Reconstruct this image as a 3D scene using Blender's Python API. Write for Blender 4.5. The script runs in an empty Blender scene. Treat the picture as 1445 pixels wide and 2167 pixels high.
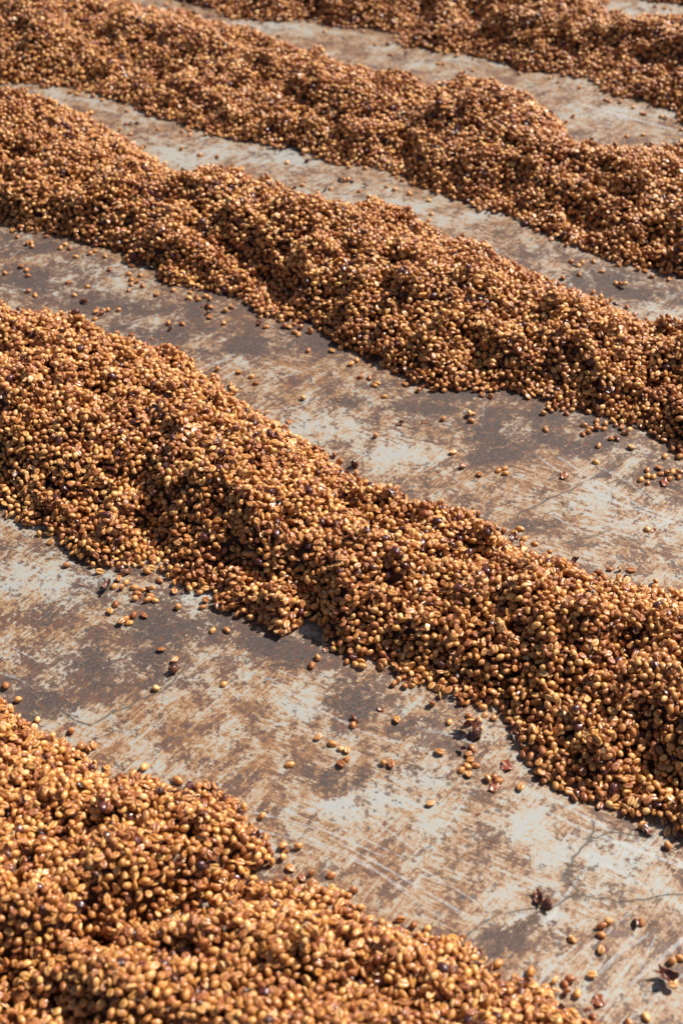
import bpy, math, random
import numpy as np
from mathutils import Matrix, Vector, Euler

random.seed(7)
rng = np.random.default_rng(11)
SC = bpy.context.scene
COL = SC.collection

# ------------------------------------------------------------------ camera
CAM_H = 1.35
FPX = 3010.0                      # focal length in pixels of the 1445 x 2167 photograph (50 mm)
PITCH = math.atan(2683.0 / FPX)   # angle below the horizon
cam_data = bpy.data.cameras.new('camera')
cam_data.sensor_fit = 'VERTICAL'
cam_data.sensor_height = 36.0
cam_data.lens = 36.0 * FPX / 2167.0
cam_data.clip_start = 0.05
cam_data.clip_end = 500.0
cam_data.dof.use_dof = True
cam_data.dof.focus_distance = 1.93
cam_data.dof.aperture_fstop = 4.8
cam = bpy.data.objects.new('camera', cam_data)
cam.location = (0, 0, CAM_H)
cam.rotation_euler = (math.pi / 2 - PITCH, 0, 0)
COL.objects.link(cam)
SC.camera = cam

# ------------------------------------------------------------------ light
SUN_AZ = math.radians(33)         # measured from +x towards +y: behind and right of the heaps
SUN_EL = math.radians(48)
sun_dir = Vector((math.cos(SUN_EL) * math.cos(SUN_AZ), math.cos(SUN_EL) * math.sin(SUN_AZ), math.sin(SUN_EL)))
world = bpy.data.worlds.new('World')
SC.world = world
world.use_nodes = True
wn = world.node_tree.nodes
wl = world.node_tree.links
wn.clear()
wo = wn.new('ShaderNodeOutputWorld')
wb = wn.new('ShaderNodeBackground')
ws = wn.new('ShaderNodeTexSky')
ws.sky_type = 'NISHITA'
ws.sun_disc = False
ws.sun_elevation = SUN_EL
ws.sun_rotation = math.pi / 2 - SUN_AZ
ws.air_density = 1.0
ws.dust_density = 2.0
wb.inputs['Strength'].default_value = 0.06
wl.new(ws.outputs[0], wb.inputs[0])
wl.new(wb.outputs[0], wo.inputs[0])
sd = bpy.data.lights.new('sun', 'SUN')
sd.energy = 5.0
sd.angle = math.radians(0.5)
sd.color = (1.0, 0.955, 0.88)
sun = bpy.data.objects.new('sun', sd)
sun.rotation_euler = sun_dir.to_track_quat('Z', 'Y').to_euler()
sun.location = (3, 2, 4)
COL.objects.link(sun)
SC.view_settings.view_transform = 'Standard'
SC.view_settings.look = 'None'
SC.view_settings.gamma = 1.0
SC.view_settings.use_curve_mapping = False
SC.view_settings.exposure = 0.50

# ------------------------------------------------------------------ projection helpers (pixels of the photograph <-> the yard)
SP, CP = math.sin(PITCH), math.cos(PITCH)


def ground_at(px, py, z=0.0):
    u = (px - 722.5) / FPX
    v = (py - 1083.5) / FPX
    depth = (CAM_H - z) / (SP + v * CP)
    return u * depth, depth * (CP - v * SP)


def to_pixel(x, y, z=0.0):
    dz = CAM_H - z
    depth = y * CP + dz * SP
    v = (dz * CP - y * SP) / depth
    return 722.5 + FPX * x / depth, 1083.5 + FPX * v


# ------------------------------------------------------------------ numpy value noise
def vnoise(x, y, seed=0):
    xi = np.floor(x).astype(np.int64)
    yi = np.floor(y).astype(np.int64)
    fx = x - xi
    fy = y - yi
    fx = fx * fx * (3 - 2 * fx)
    fy = fy * fy * (3 - 2 * fy)

    def h(a, b):
        n = (a * 374761393 + b * 668265263 + seed * 1442695041) & 0x7fffffff
        n = ((n ^ (n >> 13)) * 1274126177) & 0x7fffffff
        n = n ^ (n >> 16)
        return (n & 0xffff) / 65535.0
    a = h(xi, yi); b = h(xi + 1, yi); c = h(xi, yi + 1); d = h(xi + 1, yi + 1)
    return (a + (b - a) * fx) * (1 - fy) + (c + (d - c) * fx) * fy


def fbm(x, y, scale, octaves=3, seed=0):
    s = 0; a = 1; t = 0
    for k in range(octaves):
        s = s + a * (vnoise(x / scale * 2 ** k + 13.7 * k, y / scale * 2 ** k - 7.1 * k, seed + k) - 0.5)
        t += a
        a *= 0.5
    return s / t * 2


def seg_dist(x, y, pts):
    best = np.full(x.shape, 9.0, dtype=np.float32)
    for (x0, y0), (x1, y1) in zip(pts[:-1], pts[1:]):
        dx, dy = x1 - x0, y1 - y0
        L = dx * dx + dy * dy + 1e-12
        t = np.clip(((x - x0) * dx + (y - y0) * dy) / L, 0, 1)
        d = np.hypot(x - (x0 + t * dx), y - (y0 + t * dy))
        best = np.minimum(best, d)
    return best


def inside(x, y, poly):
    r = np.zeros(x.shape, bool)
    n = len(poly)
    for i in range(n):
        x0, y0 = poly[i]
        x1, y1 = poly[(i + 1) % n]
        c = (y0 > y) != (y1 > y)
        if y1 != y0:
            r ^= c & (x < (x1 - x0) * (y - y0) / (y1 - y0) + x0)
    return r


# ------------------------------------------------------------------ node helpers
class NT:
    def __init__(self, name):
        self.m = bpy.data.materials.new(name)
        self.m.use_nodes = True
        self.t = self.m.node_tree
        self.t.nodes.clear()
        self.out = self.n('ShaderNodeOutputMaterial')
        self.bsdf = self.n('ShaderNodeBsdfPrincipled')
        self.l(self.bsdf.outputs[0], self.out.inputs[0])

    def n(self, typ, **kw):
        nd = self.t.nodes.new(typ)
        for k, v in kw.items():
            setattr(nd, k, v)
        return nd

    def l(self, a, b):
        self.t.links.new(a, b)

    def put(self, sock, v):
        if hasattr(v, 'is_linked') or isinstance(v, bpy.types.NodeSocket):
            self.l(v, sock)
        elif isinstance(v, (tuple, list)):
            sock.default_value = tuple(v) if len(v) == len(sock.default_value) else tuple(v) + (1.0,)
        else:
            sock.default_value = v

    def math(self, op, a, b=0.0, c=0.0, clamp=False):
        nd = self.n('ShaderNodeMath', operation=op, use_clamp=clamp)
        self.put(nd.inputs[0], a)
        self.put(nd.inputs[1], b)
        if op == 'MULTIPLY_ADD':
            self.put(nd.inputs[2], c)
        return nd.outputs[0]

    def step(self, v, lo, hi, to0=0.0, to1=1.0):
        nd = self.n('ShaderNodeMapRange', interpolation_type='SMOOTHSTEP')
        self.put(nd.inputs[0], v)
        self.put(nd.inputs[1], lo)
        self.put(nd.inputs[2], hi)
        self.put(nd.inputs[3], to0)
        self.put(nd.inputs[4], to1)
        return nd.outputs[0]

    def mix(self, f, a, b):
        nd = self.n('ShaderNodeMix', data_type='RGBA')
        self.put(nd.inputs[0], f)
        self.put(nd.inputs[6], a)
        self.put(nd.inputs[7], b)
        return nd.outputs[2]

    def noise(self, vec, scale, detail=4.0, rough=0.55, dist=0.0, w=None):
        nd = self.n('ShaderNodeTexNoise')
        if w is not None:
            nd.noise_dimensions = '4D'
            self.put(nd.inputs['W'], w)
        self.l(vec, nd.inputs['Vector'])
        nd.inputs['Scale'].default_value = scale
        nd.inputs['Detail'].default_value = detail
        nd.inputs['Roughness'].default_value = rough
        nd.inputs['Distortion'].default_value = dist
        return nd.outputs['Fac']

    def attr(self, name):
        return self.n('ShaderNodeAttribute', attribute_name=name).outputs['Fac']


def bean_material():
    M = NT('honey_bean')
    tc = M.n('ShaderNodeTexCoord')
    oi = M.n('ShaderNodeObjectInfo')
    rnd = oi.outputs['Random']
    vec = tc.outputs['Object']
    w = M.math('MULTIPLY', rnd, 91.0)
    ramp = M.n('ShaderNodeValToRGB')
    ramp.color_ramp.interpolation = 'LINEAR'
    stops = [(0.0, (0.728, 0.382, 0.112)), (0.18, (0.697, 0.339, 0.083)), (0.40, (0.757, 0.398, 0.114)), (0.55, (0.657, 0.293, 0.064)),
             (0.72, (0.766, 0.424, 0.135)), (0.86, (0.579, 0.229, 0.045)), (0.93, (0.697, 0.351, 0.090)), (0.985, (0.657, 0.398, 0.107)), (1.0, (0.797, 0.474, 0.181))]
    els = ramp.color_ramp.elements
    while len(els) < len(stops):
        els.new(0.5)
    for e, (p, c) in zip(els, stops):
        e.position = p
        e.color = c + (1,)
    M.l(rnd, ramp.inputs[0])
    # drying is uneven from place to place in a heap
    patch = M.noise(oi.outputs['Location'], 9.0, 2, 0.5)
    r3 = M.math('FRACT', M.math('MULTIPLY', rnd, 77.7))
    n1 = M.noise(vec, 340.0, 5, 0.72, 0.8, w)
    n2 = M.noise(vec, 1100.0, 3, 0.65, 0.0, w)
    r2 = M.math('FRACT', M.math('MULTIPLY', rnd, 37.17))
    thr = M.math('MULTIPLY_ADD', r2, -0.20, 0.64)
    amber = M.step(n1, M.math('SUBTRACT', thr, 0.12), M.math('ADD', thr, 0.0))
    tone = M.mix(M.math('MULTIPLY', M.step(r3, 0.80, 0.88), 0.5), ramp.outputs[0], (0.32, 0.10, 0.022))
    tone = M.mix(M.math('MULTIPLY', M.step(r3, 0.24, 0.10), 0.4), tone, (0.86, 0.60, 0.27))
    tone = M.mix(M.step(patch, 0.50, 0.66, 0.0, 0.38), tone, (0.40, 0.14, 0.03))
    c = M.mix(M.math('MULTIPLY', amber, 0.85), tone, (0.40, 0.115, 0.018))
    deep = M.step(n1, M.math('ADD', thr, 0.0), M.math('ADD', thr, 0.06))
    c = M.mix(M.math('MULTIPLY', deep, 0.75), c, (0.16, 0.028, 0.008))
    # the crease down the flat side holds dried mucilage
    cr = M.attr('crease')
    c = M.mix(M.math('MULTIPLY', cr, 0.8), c, (0.20, 0.065, 0.016))
    c = M.mix(M.math('MULTIPLY', M.step(n2, 0.55, 0.75), 0.25), c, (0.30, 0.11, 0.03))
    M.l(c, M.bsdf.inputs['Base Color'])
    M.l(M.math('ADD', M.math('MULTIPLY_ADD', n2, 0.35, 0.18), M.math('MULTIPLY', r2, 0.32)), M.bsdf.inputs['Roughness'])
    M.bsdf.inputs['Specular IOR Level'].default_value = 0.5
    M.l(M.math('MULTIPLY', M.step(M.math('ADD', n1, M.math('MULTIPLY', r3, 0.3)), 0.5, 0.8), 0.75), M.bsdf.inputs['Coat Weight'])
    M.l(M.math('MULTIPLY_ADD', n1, 0.4, 0.02), M.bsdf.inputs['Coat Roughness'])
    M.bsdf.inputs['Subsurface Weight'].default_value = 0.0
    b = M.n('ShaderNodeBump')
    b.inputs['Strength'].default_value = 0.35
    b.inputs['Distance'].default_value = 0.0006
    M.l(M.math('ADD', n1, M.math('MULTIPLY', n2, 0.5)), b.inputs['Height'])
    M.l(b.outputs[0], M.bsdf.inputs['Normal'])
    return M.m


def skin_material(name, c0, c1, c2, rough=0.28):
    M = NT(name)
    tc = M.n('ShaderNodeTexCoord')
    oi = M.n('ShaderNodeObjectInfo')
    rnd = oi.outputs['Random']
    w = M.math('MULTIPLY', rnd, 53.0)
    n1 = M.noise(tc.outputs['Object'], 220.0, 4, 0.6, 0.8, w)
    n2 = M.noise(tc.outputs['Object'], 1200.0, 2, 0.6, 0.0, w)
    c = M.mix(M.step(rnd, 0.3, 0.8), c0, c1)
    c = M.mix(M.step(n1, 0.45, 0.65), c, c2)
    M.l(c, M.bsdf.inputs['Base Color'])
    M.l(M.math('MULTIPLY_ADD', n2, 0.3, rough - 0.12), M.bsdf.inputs['Roughness'])
    M.bsdf.inputs['Coat Weight'].default_value = 0.3
    M.bsdf.inputs['Coat Roughness'].default_value = 0.15
    b = M.n('ShaderNodeBump')
    b.inputs['Strength'].default_value = 0.6
    b.inputs['Distance'].default_value = 0.0008
    M.l(n1, b.inputs['Height'])
    M.l(b.outputs[0], M.bsdf.inputs['Normal'])
    return M.m


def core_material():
    M = NT('gap_shade_core')
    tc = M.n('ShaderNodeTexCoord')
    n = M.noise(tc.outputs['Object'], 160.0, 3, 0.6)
    M.l(M.mix(n, (0.06, 0.020, 0.008), (0.14, 0.05, 0.018)), M.bsdf.inputs['Base Color'])  # dark browns paint in the shade seen deep between the beans
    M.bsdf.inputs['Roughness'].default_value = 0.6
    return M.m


MAT_BEAN = bean_material()
MAT_HUSK = skin_material('dried_cherry_skin', (0.11, 0.030, 0.015), (0.055, 0.017, 0.013), (0.22, 0.070, 0.024))
MAT_FLAKE = skin_material('thin_skin_flake', (0.26, 0.065, 0.022), (0.36, 0.12, 0.03), (0.14, 0.03, 0.012), 0.35)
MAT_CHERRY = skin_material('purple_cherry', (0.075, 0.018, 0.018), (0.045, 0.013, 0.015), (0.16, 0.035, 0.018), 0.32)
MAT_PARCH = skin_material('dry_parchment', (0.70, 0.44, 0.20), (0.62, 0.33, 0.12), (0.45, 0.17, 0.05), 0.45)
MAT_CORE = core_material()


# ------------------------------------------------------------------ the pieces: beans, skins, whole cherries
def mesh_from(name, verts, faces, mat, crease=None):
    me = bpy.data.meshes.new(name)
    me.from_pydata([tuple(v) for v in verts], [], faces)
    me.polygons.foreach_set('use_smooth', [True] * len(me.polygons))
    me.materials.append(mat)
    if crease is not None:
        a = me.attributes.new('crease', 'FLOAT', 'POINT')
        a.data.foreach_set('value', crease)
    me.update()
    return me


def bean_mesh(name, a, b, c, flat=0.42, groove=0.9, seed=0, nu=18, nv=10):
    """a rounded back (z up), a flatter belly with the crease along x"""
    r = random.Random(seed)
    skew = r.uniform(-0.14, 0.14)
    ph = [r.uniform(0, 6) for _ in range(3)]
    wob = r.uniform(0.03, 0.07)
    bend = r.uniform(-0.12, 0.12)
    V = []; F = []; Cr = []

    def pt(u, v):
        # poles at +-x
        x = math.cos(v)
        s = math.sin(v)
        y = s * math.cos(u)
        z = s * math.sin(u)
        cre = 0.0
        px = a * x
        py = b * y * (1 + skew * x)
        if z >= 0:
            pz = c * z
        else:
            pz = c * flat * (-(abs(z) ** 0.6))
            g = math.exp(-((y - 0.10 * math.sin(x * 2.6)) / 0.15) ** 2) * (1 - abs(x) ** 6)
            pz += groove * 0.001 * g
            cre = g if groove > 0 else 0
        k = 1 + wob * math.sin(2.3 * x + ph[0]) * math.cos(3 * u + ph[1]) * s + wob * 0.8 * math.sin(4.1 * y + ph[2]) * x
        py += bend * (x * x - 0.4) * b
        return (px * k, py * k, pz * k), cre
    p, cr = pt(0, 0)
    V.append((a, 0, 0)); Cr.append(0)
    us = []
    for j in range(nu):
        us.append(2 * math.pi * j / nu)
    # denser columns around the crease
    us = [math.pi * j / (nu // 2 - 1) for j in range(nu // 2)]
    low = [-1.32, -1.05, -0.72, -0.45, -0.2, 0.0, 0.2, 0.45, 0.72, 1.05, 1.32]
    us += [1.5 * math.pi + math.asin(max(-1, min(1, math.sin(t)))) for t in low]
    nu = len(us)
    for i in range(1, nv):
        for u in us:
            p, cr = pt(u, math.pi * i / nv)
            V.append(p); Cr.append(cr)
    V.append((-a, 0, 0)); Cr.append(0)
    for j in range(nu):
        F.append((0, 1 + j, 1 + (j + 1) % nu))
    for i in range(nv - 2):
        for j in range(nu):
            p0 = 1 + i * nu + j
            p1 = 1 + i * nu + (j + 1) % nu
            F.append((p0, p0 + nu, p1 + nu, p1))
    last = len(V) - 1
    for j in range(nu):
        F.append((last, 1 + (nv - 2) * nu + (j + 1) % nu, 1 + (nv - 2) * nu + j))
    return mesh_from(name, V, F, MAT_BEAN, Cr)


def sheet_mesh(name, size, curl, seed, mat, rings=4, seg=12, thick=0.00035, rag=0.35):
    """a torn, curled piece of skin: two faces and an edge"""
    r = random.Random(seed)
    rad = [1 + r.uniform(-rag, rag) for _ in range(seg)]
    top = []; bot = []
    el = r.uniform(0.65, 0.9)
    ph = r.uniform(0, 6)
    for side, lst in ((1, top), (-1, bot)):
        rr = random.Random(seed + 5)
        lst.append((0, 0, side * thick * 0.5))
        for i in range(1, rings + 1):
            for j in range(seg):
                an = 2 * math.pi * j / seg
                q = i / rings * rad[j] if i > 1 else i / rings
                x = q * math.cos(an) * size
                y = q * math.sin(an) * size * el
                ang = y / size * curl
                R = size / max(curl, 0.05)
                yy = math.sin(ang) * R
                z = (1 - math.cos(ang)) * R + 0.25 * curl * x * x / size
                z += size * 0.16 * math.sin(3 * an + ph) * q * q + size * 0.10 * math.sin(5 * an + ph * 2 + 4 * q) * q + rr.uniform(-1, 1) * size * 0.07
                lst.append((x, yy, z + side * thick * 0.5))
    V = top + bot
    n = len(top)
    F = []
    for off, flip in ((0, False), (n, True)):
        for j in range(seg):
            f = (off, off + 1 + j, off + 1 + (j + 1) % seg)
            F.append(f[::-1] if flip else f)
        for i in range(rings - 1):
            for j in range(seg):
                p0 = off + 1 + i * seg + j
                p1 = off + 1 + i * seg + (j + 1) % seg
                f = (p0, p0 + seg, p1 + seg, p1)
                F.append(f[::-1] if flip else f)
    o = 1 + (rings - 1) * seg
    for j in range(seg):
        F.append((o + j, n + o + j, n + o + (j + 1) % seg, o + (j + 1) % seg))
    return mesh_from(name, V, F, mat)


def lump_mesh(name, a, b, c, seed, mat, amp=0.10, nu=14, nv=9):
    r = np.random.default_rng(seed)
    ph = r.uniform(0, 6.28, 8)
    V = [(a, 0, 0)]
    F = []
    for i in range(1, nv):
        v = math.pi * i / nv
        for j in range(nu):
            u = 2 * math.pi * j / nu
            x, y, z = math.cos(v), math.sin(v) * math.cos(u), math.sin(v) * math.sin(u)
            k = 1 + amp * (math.sin(5 * u + ph[0] + 2 * x) * math.sin(v) + 0.6 * math.sin(4 * x + ph[1] + 3 * u) + 0.5 * math.sin(7 * y + ph[2]))
            V.append((a * x * k, b * y * k, c * z * k))
    V.append((-a, 0, 0))
    for j in range(nu):
        F.append((0, 1 + j, 1 + (j + 1) % nu))
    for i in range(nv - 2):
        for j in range(nu):
            p0 = 1 + i * nu + j
            p1 = 1 + i * nu + (j + 1) % nu
            F.append((p0, p0 + nu, p1 + nu, p1))
    last = len(V) - 1
    for j in range(nu):
        F.append((last, 1 + (nv - 2) * nu + (j + 1) % nu, 1 + (nv - 2) * nu + j))
    return mesh_from(name, V, F, mat)


# kind index -> (name, mesh, half extents used while dropping, share)
KINDS = [
    ('coffee_bean', bean_mesh('bean_plump', 0.0055, 0.0041, 0.0042, seed=1), (0.0054, 0.0040, 0.0030), 0.36),
    ('coffee_bean', bean_mesh('bean_slim', 0.0059, 0.0038, 0.0038, flat=0.35, seed=2), (0.0058, 0.0037, 0.0027), 0.24),
    ('coffee_bean', bean_mesh('bean_small', 0.0048, 0.0038, 0.0038, flat=0.4, seed=3), (0.0047, 0.0037, 0.0028), 0.19),
    ('coffee_bean', bean_mesh('bean_round', 0.0045, 0.0039, 0.0037, flat=0.92, groove=0.0, seed=4), (0.0044, 0.0038, 0.0036), 0.08),
    ('coffee_bean', bean_mesh('bean_thin', 0.0053, 0.0041, 0.0022, flat=0.5, groove=0.7, seed=5), (0.0053, 0.0041, 0.0017), 0.05),
    ('coffee_bean', bean_mesh('bean_big', 0.0063, 0.0044, 0.0043, flat=0.38, groove=1.1, seed=6), (0.0061, 0.0043, 0.0030), 0.10),
    ('coffee_bean', bean_mesh('bean_shrunk', 0.0042, 0.0030, 0.0027, flat=0.6, groove=0.8, seed=8), (0.0041, 0.0029, 0.0022), 0.07),
    ('parchment_scrap', sheet_mesh('parchment', 0.0046, 1.5, 25, MAT_PARCH, rings=3, seg=10, rag=0.35), (0.0040, 0.0034, 0.0014), 0.020),
    ('cherry_skin', sheet_mesh('skin_curled', 0.0068, 1.5, 21, MAT_HUSK), (0.0060, 0.0050, 0.0020), 0.018),
    ('cherry_skin', sheet_mesh('skin_cupped', 0.0060, 2.2, 22, MAT_HUSK), (0.0055, 0.0045, 0.0025), 0.014),
    ('skin_flake', sheet_mesh('flake', 0.0040, 0.9, 23, MAT_FLAKE, rings=3, seg=9, rag=0.5), (0.0032, 0.0026, 0.0010), 0.050),
    ('dried_cherry', lump_mesh('cherry_whole', 0.0066, 0.0050, 0.0042, 31, MAT_CHERRY, 0.13), (0.0062, 0.0048, 0.0040), 0.010),
]
SHARES = np.array([k[3] for k in KINDS])
SHARES = SHARES / SHARES.sum()
HUSK_KINDS = [i for i, k in enumerate(KINDS) if k[0] == 'cherry_skin']
FLAKE = [k[1] for k in KINDS if k[0] == 'skin_flake'][0]

# ------------------------------------------------------------------ outlines of the heaps, in pixels of the photograph
HEAPS = [
    dict(label='low honey coloured heap filling the bottom left corner, in front of all the others',
         back=[(-260, 1440), (-120, 1460), (0, 1492), (35, 1500), (60, 1545), (110, 1560), (165, 1592), (215, 1632), (270, 1645), (320, 1655), (370, 1668), (430, 1678), (480, 1710), (520, 1735), (565, 1775), (592, 1812), (588, 1840), (520, 1868), (590, 1872), (660, 1880), (720, 1900), (790, 1938), (850, 1962), (910, 1992), (985, 2012), (1040, 2060), (1090, 2085), (1160, 2095), (1200, 2125), (1260, 2155), (1330, 2190), (1420, 2260), (1500, 2330)],
         front=[(1200, 2600), (800, 2700), (300, 2700), (-300, 2600)], height=0.085,
         folds=[([(620, 1870), (500, 1868), (380, 1890), (200, 1970), (20, 2040)], 0.026, -0.038), ([(550, 1790), (430, 1740), (300, 1720), (80, 1660)], 0.030, 0.024), ([(620, 1930), (800, 2010), (1000, 2090)], 0.04, 0.012), ([(60, 2080), (0, 2120)], 0.05, -0.02)]),
    dict(label='widest heap of honey coloured beans, from middle left down to the lower right corner',
         back=[(-200, 600), (-80, 630), (0, 648), (60, 672), (140, 676), (200, 706), (270, 725), (330, 738), (390, 752), (425, 785), (470, 820), (500, 850), (560, 885), (610, 918), (650, 945), (700, 965), (735, 1012), (800, 1035), (860, 1058), (930, 1080), (990, 1092), (1045, 1118), (1085, 1155), (1150, 1175), (1215, 1205), (1240, 1232), (1300, 1230), (1370, 1246), (1445, 1252), (1560, 1290), (1700, 1330)],
         front=[(1700, 1950), (1560, 1850), (1445, 1792), (1400, 1768), (1350, 1735), (1300, 1712), (1240, 1695), (1180, 1672), (1140, 1630), (1085, 1588), (1068, 1545), (1060, 1508), (990, 1492), (925, 1475), (880, 1450), (830, 1425), (775, 1395), (715, 1378), (680, 1345), (640, 1325), (600, 1350), (545, 1320), (470, 1305), (455, 1262), (400, 1240), (358, 1222), (345, 1195), (300, 1185), (262, 1195), (200, 1198), (155, 1180), (140, 1150), (95, 1125), (40, 1100), (0, 1078), (-100, 1040), (-220, 1000)], height=0.095,
         folds=[([(300, 1180), (320, 1110), (300, 1040), (330, 980)], 0.022, -0.024), ([(0, 980), (120, 1010), (260, 1060)], 0.025, -0.012), ([(740, 1060), (860, 1120), (1000, 1170)], 0.035, -0.014), ([(1060, 1500), (1040, 1430), (980, 1380)], 0.025, -0.018),
                ([(60, 700), (300, 790), (560, 960)], 0.03, 0.010), ([(1180, 1560), (1220, 1420), (1340, 1380)], 0.03, -0.014), ([(560, 1300), (540, 1210), (500, 1150)], 0.02, -0.014)]),
    dict(label='honey coloured heap winding behind the widest one, from upper left to the right edge',
         back=[(-160, 175), (-60, 204), (0, 217), (70, 223), (130, 235), (185, 250), (240, 280), (290, 318), (340, 352), (372, 384), (430, 388), (475, 376), (530, 392), (590, 415), (650, 428), (720, 440), (770, 446), (800, 440), (850, 462), (905, 485), (985, 528), (1040, 548), (1100, 570), (1165, 600), (1230, 632), (1290, 645), (1320, 672), (1370, 690), (1445, 700), (1600, 745)],
         front=[(1600, 1020), (1500, 985), (1445, 965), (1400, 935), (1350, 915), (1300, 888), (1240, 872), (1180, 862), (1120, 838), (1060, 825), (1000, 828), (930, 825), (880, 812), (840, 795), (790, 775), (745, 748), (700, 728), (695, 700), (640, 682), (600, 680), (545, 665), (520, 635), (470, 618), (420, 610), (350, 602), (330, 575), (280, 568), (265, 540), (200, 520), (130, 500), (60, 490), (0, 478), (-120, 450)], height=0.092,
         folds=[([(20, 330), (150, 380), (270, 390)], 0.035, -0.020), ([(370, 420), (450, 480), (560, 560)], 0.03, -0.018), ([(540, 650), (590, 570), (640, 520)], 0.025, -0.016), ([(790, 660), (900, 660), (1000, 700)], 0.03, -0.014),
                ([(1090, 820), (1150, 760), (1200, 700)], 0.025, -0.014), ([(420, 400), (520, 410), (600, 430)], 0.03, 0.010)]),
    dict(label='blurred honey coloured heap from the top left corner, humped near its right end',
         back=[(-160, -150), (0, -110), (120, -60), (210, -14), (235, 18), (290, 36), (350, 38), (410, 36), (440, 60), (500, 76), (560, 95), (620, 118), (665, 125), (720, 150), (790, 172), (850, 186), (920, 196), (965, 186), (1010, 190), (1065, 202), (1120, 222), (1165, 245), (1190, 275), (1205, 300), (1250, 316), (1320, 318), (1400, 322), (1445, 330), (1600, 360)],
         front=[(1600, 620), (1445, 588), (1380, 572), (1310, 560), (1250, 540), (1200, 512), (1140, 490), (1080, 462), (1010, 445), (940, 412), (880, 395), (840, 372), (780, 352), (700, 345), (640, 325), (570, 305), (500, 300), (430, 278), (390, 262), (330, 245), (290, 228), (220, 208), (140, 184), (60, 179), (0, 175), (-120, 165)], height=0.095,
         folds=[([(840, 330), (860, 290), (900, 250)], 0.03, -0.018), ([(930, 250), (1080, 250), (1180, 300)], 0.05, 0.018), ([(150, 60), (260, 110), (330, 160)], 0.04, -0.018), ([(560, 160), (640, 220), (700, 290)], 0.035, -0.014)]),
    dict(label='blurred honey coloured heap across the top edge, sloping down to the upper right edge',
         back=[(300, -60), (500, -70), (700, -80), (900, -60), (1100, -50), (1200, -22), (1262, 2), (1285, 40), (1320, 60), (1370, 52), (1445, 58), (1600, 90)],
         front=[(1600, 300), (1445, 262), (1420, 235), (1350, 212), (1270, 192), (1240, 168), (1180, 158), (1110, 150), (1050, 135), (980, 112), (905, 108), (860, 98), (845, 72), (780, 62), (700, 55), (660, 42), (600, 48), (540, 44), (480, 36), (450, 18), (390, 6), (330, -10)], height=0.095,
         folds=[([(840, 60), (870, 10), (900, -20)], 0.04, -0.02), ([(1230, 150), (1290, 110), (1400, 120)], 0.04, -0.016)]),
    dict(label='farthest heap, only its front edge showing at the top right corner',
         back=[(1100, -190), (1350, -150), (1600, -120)],
         front=[(1600, 25), (1445, 14), (1390, 6), (1330, -6), (1270, -14), (1180, -40), (1080, -80)], height=0.08),
]

# ------------------------------------------------------------------ height field of the heaps
CELL = 0.0012
GX0, GX1, GY0, GY1 = -1.15, 1.15, 0.45, 4.05
NX = int((GX1 - GX0) / CELL)
NY = int((GY1 - GY0) / CELL)
C6 = 0.006
cx = np.arange(GX0, GX1, C6, dtype=np.float32)
cy = np.arange(GY0, GY1, C6, dtype=np.float32)
CX, CY = np.meshgrid(cx, cy, indexing='ij')
edge_wob = 0.012 * fbm(CX, CY, 0.045, 3, 5) + 0.009 * fbm(CX, CY, 0.014, 2, 9)
best_h = np.full(CX.shape, -0.05, np.float32)
owner = np.full(CX.shape, -1, np.int32)
fringe = np.full(CX.shape, -1.0, np.float32)
fringe_of = np.full(CX.shape, -1, np.int32)
big = fbm(CX, CY, 0.16, 2, 21)
mid = fbm(CX, CY, 0.060, 2, 31)
small = fbm(CX, CY, 0.028, 2, 41)
tiny = fbm(CX, CY, 0.014, 1, 47)
pit = np.clip((fbm(CX, CY, 0.024, 2, 57) - 0.18) / 0.22, 0, 1)
ridge = 1 - np.abs(fbm(CX * 0.9 + CY * 0.5, CY, 0.085, 2, 77)) * 2
for hi, hp in enumerate(HEAPS):
    poly = [ground_at(*p) for p in hp['back'] + hp['front']]
    d = seg_dist(CX, CY, poly + [poly[0]])
    ins = inside(CX, CY, poly)
    sd_ = np.where(ins, d, -d) + edge_wob
    Hm = hp['height']
    dd = np.clip(sd_, 0, None)
    prof = Hm * (1 - np.exp(-dd * 0.82 / Hm))
    fade = np.clip(dd / 0.05, 0, 1)
    hgt = prof * (1 + 0.30 * big) + fade * (0.024 * mid + 0.0135 * small + 0.006 * tiny + 0.012 * ridge - 0.011 * pit)
    for fpts, fw, fh in hp.get('folds', ()):
        fd = seg_dist(CX, CY, [ground_at(*p, 0.05) for p in fpts])
        hgt = hgt + fade * fh * np.exp(-(fd / fw) ** 2)
    hgt = np.where(sd_ > 0, np.maximum(hgt, 0.003), sd_ * 0.8)
    hgt = hgt.astype(np.float32)
    up = hgt > best_h
    best_h = np.where(up, hgt, best_h)
    owner = np.where(up & (sd_ > 0), hi, owner)
    nearer = sd_ > fringe
    fringe = np.where(nearer, sd_, fringe)
    fringe_of = np.where(nearer, hi, fringe_of)


def upsample(A):
    ix = (np.arange(NX) + 0.5) * CELL / C6
    iy = (np.arange(NY) + 0.5) * CELL / C6
    i0 = np.clip(ix.astype(int), 0, A.shape[0] - 2); fx = np.clip(ix - i0, 0, 1).astype(np.float32)[:, None]
    j0 = np.clip(iy.astype(int), 0, A.shape[1] - 2); fy = np.clip(iy - j0, 0, 1).astype(np.float32)[None, :]
    B = A[i0] * (1 - fx) + A[i0 + 1] * fx
    return B[:, j0] * (1 - fy) + B[:, j0 + 1] * fy


TARGET = upsample(best_h)
CORE_DEPTH = 0.019
H = np.maximum(TARGET - CORE_DEPTH, 0.0).astype(np.float32)

# ------------------------------------------------------------------ footprints of every kind in many poses
RAD = 7
gx = (np.arange(-RAD, RAD + 1)) * CELL
PX, PY = np.meshgrid(gx, gx, indexing='ij')


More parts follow.
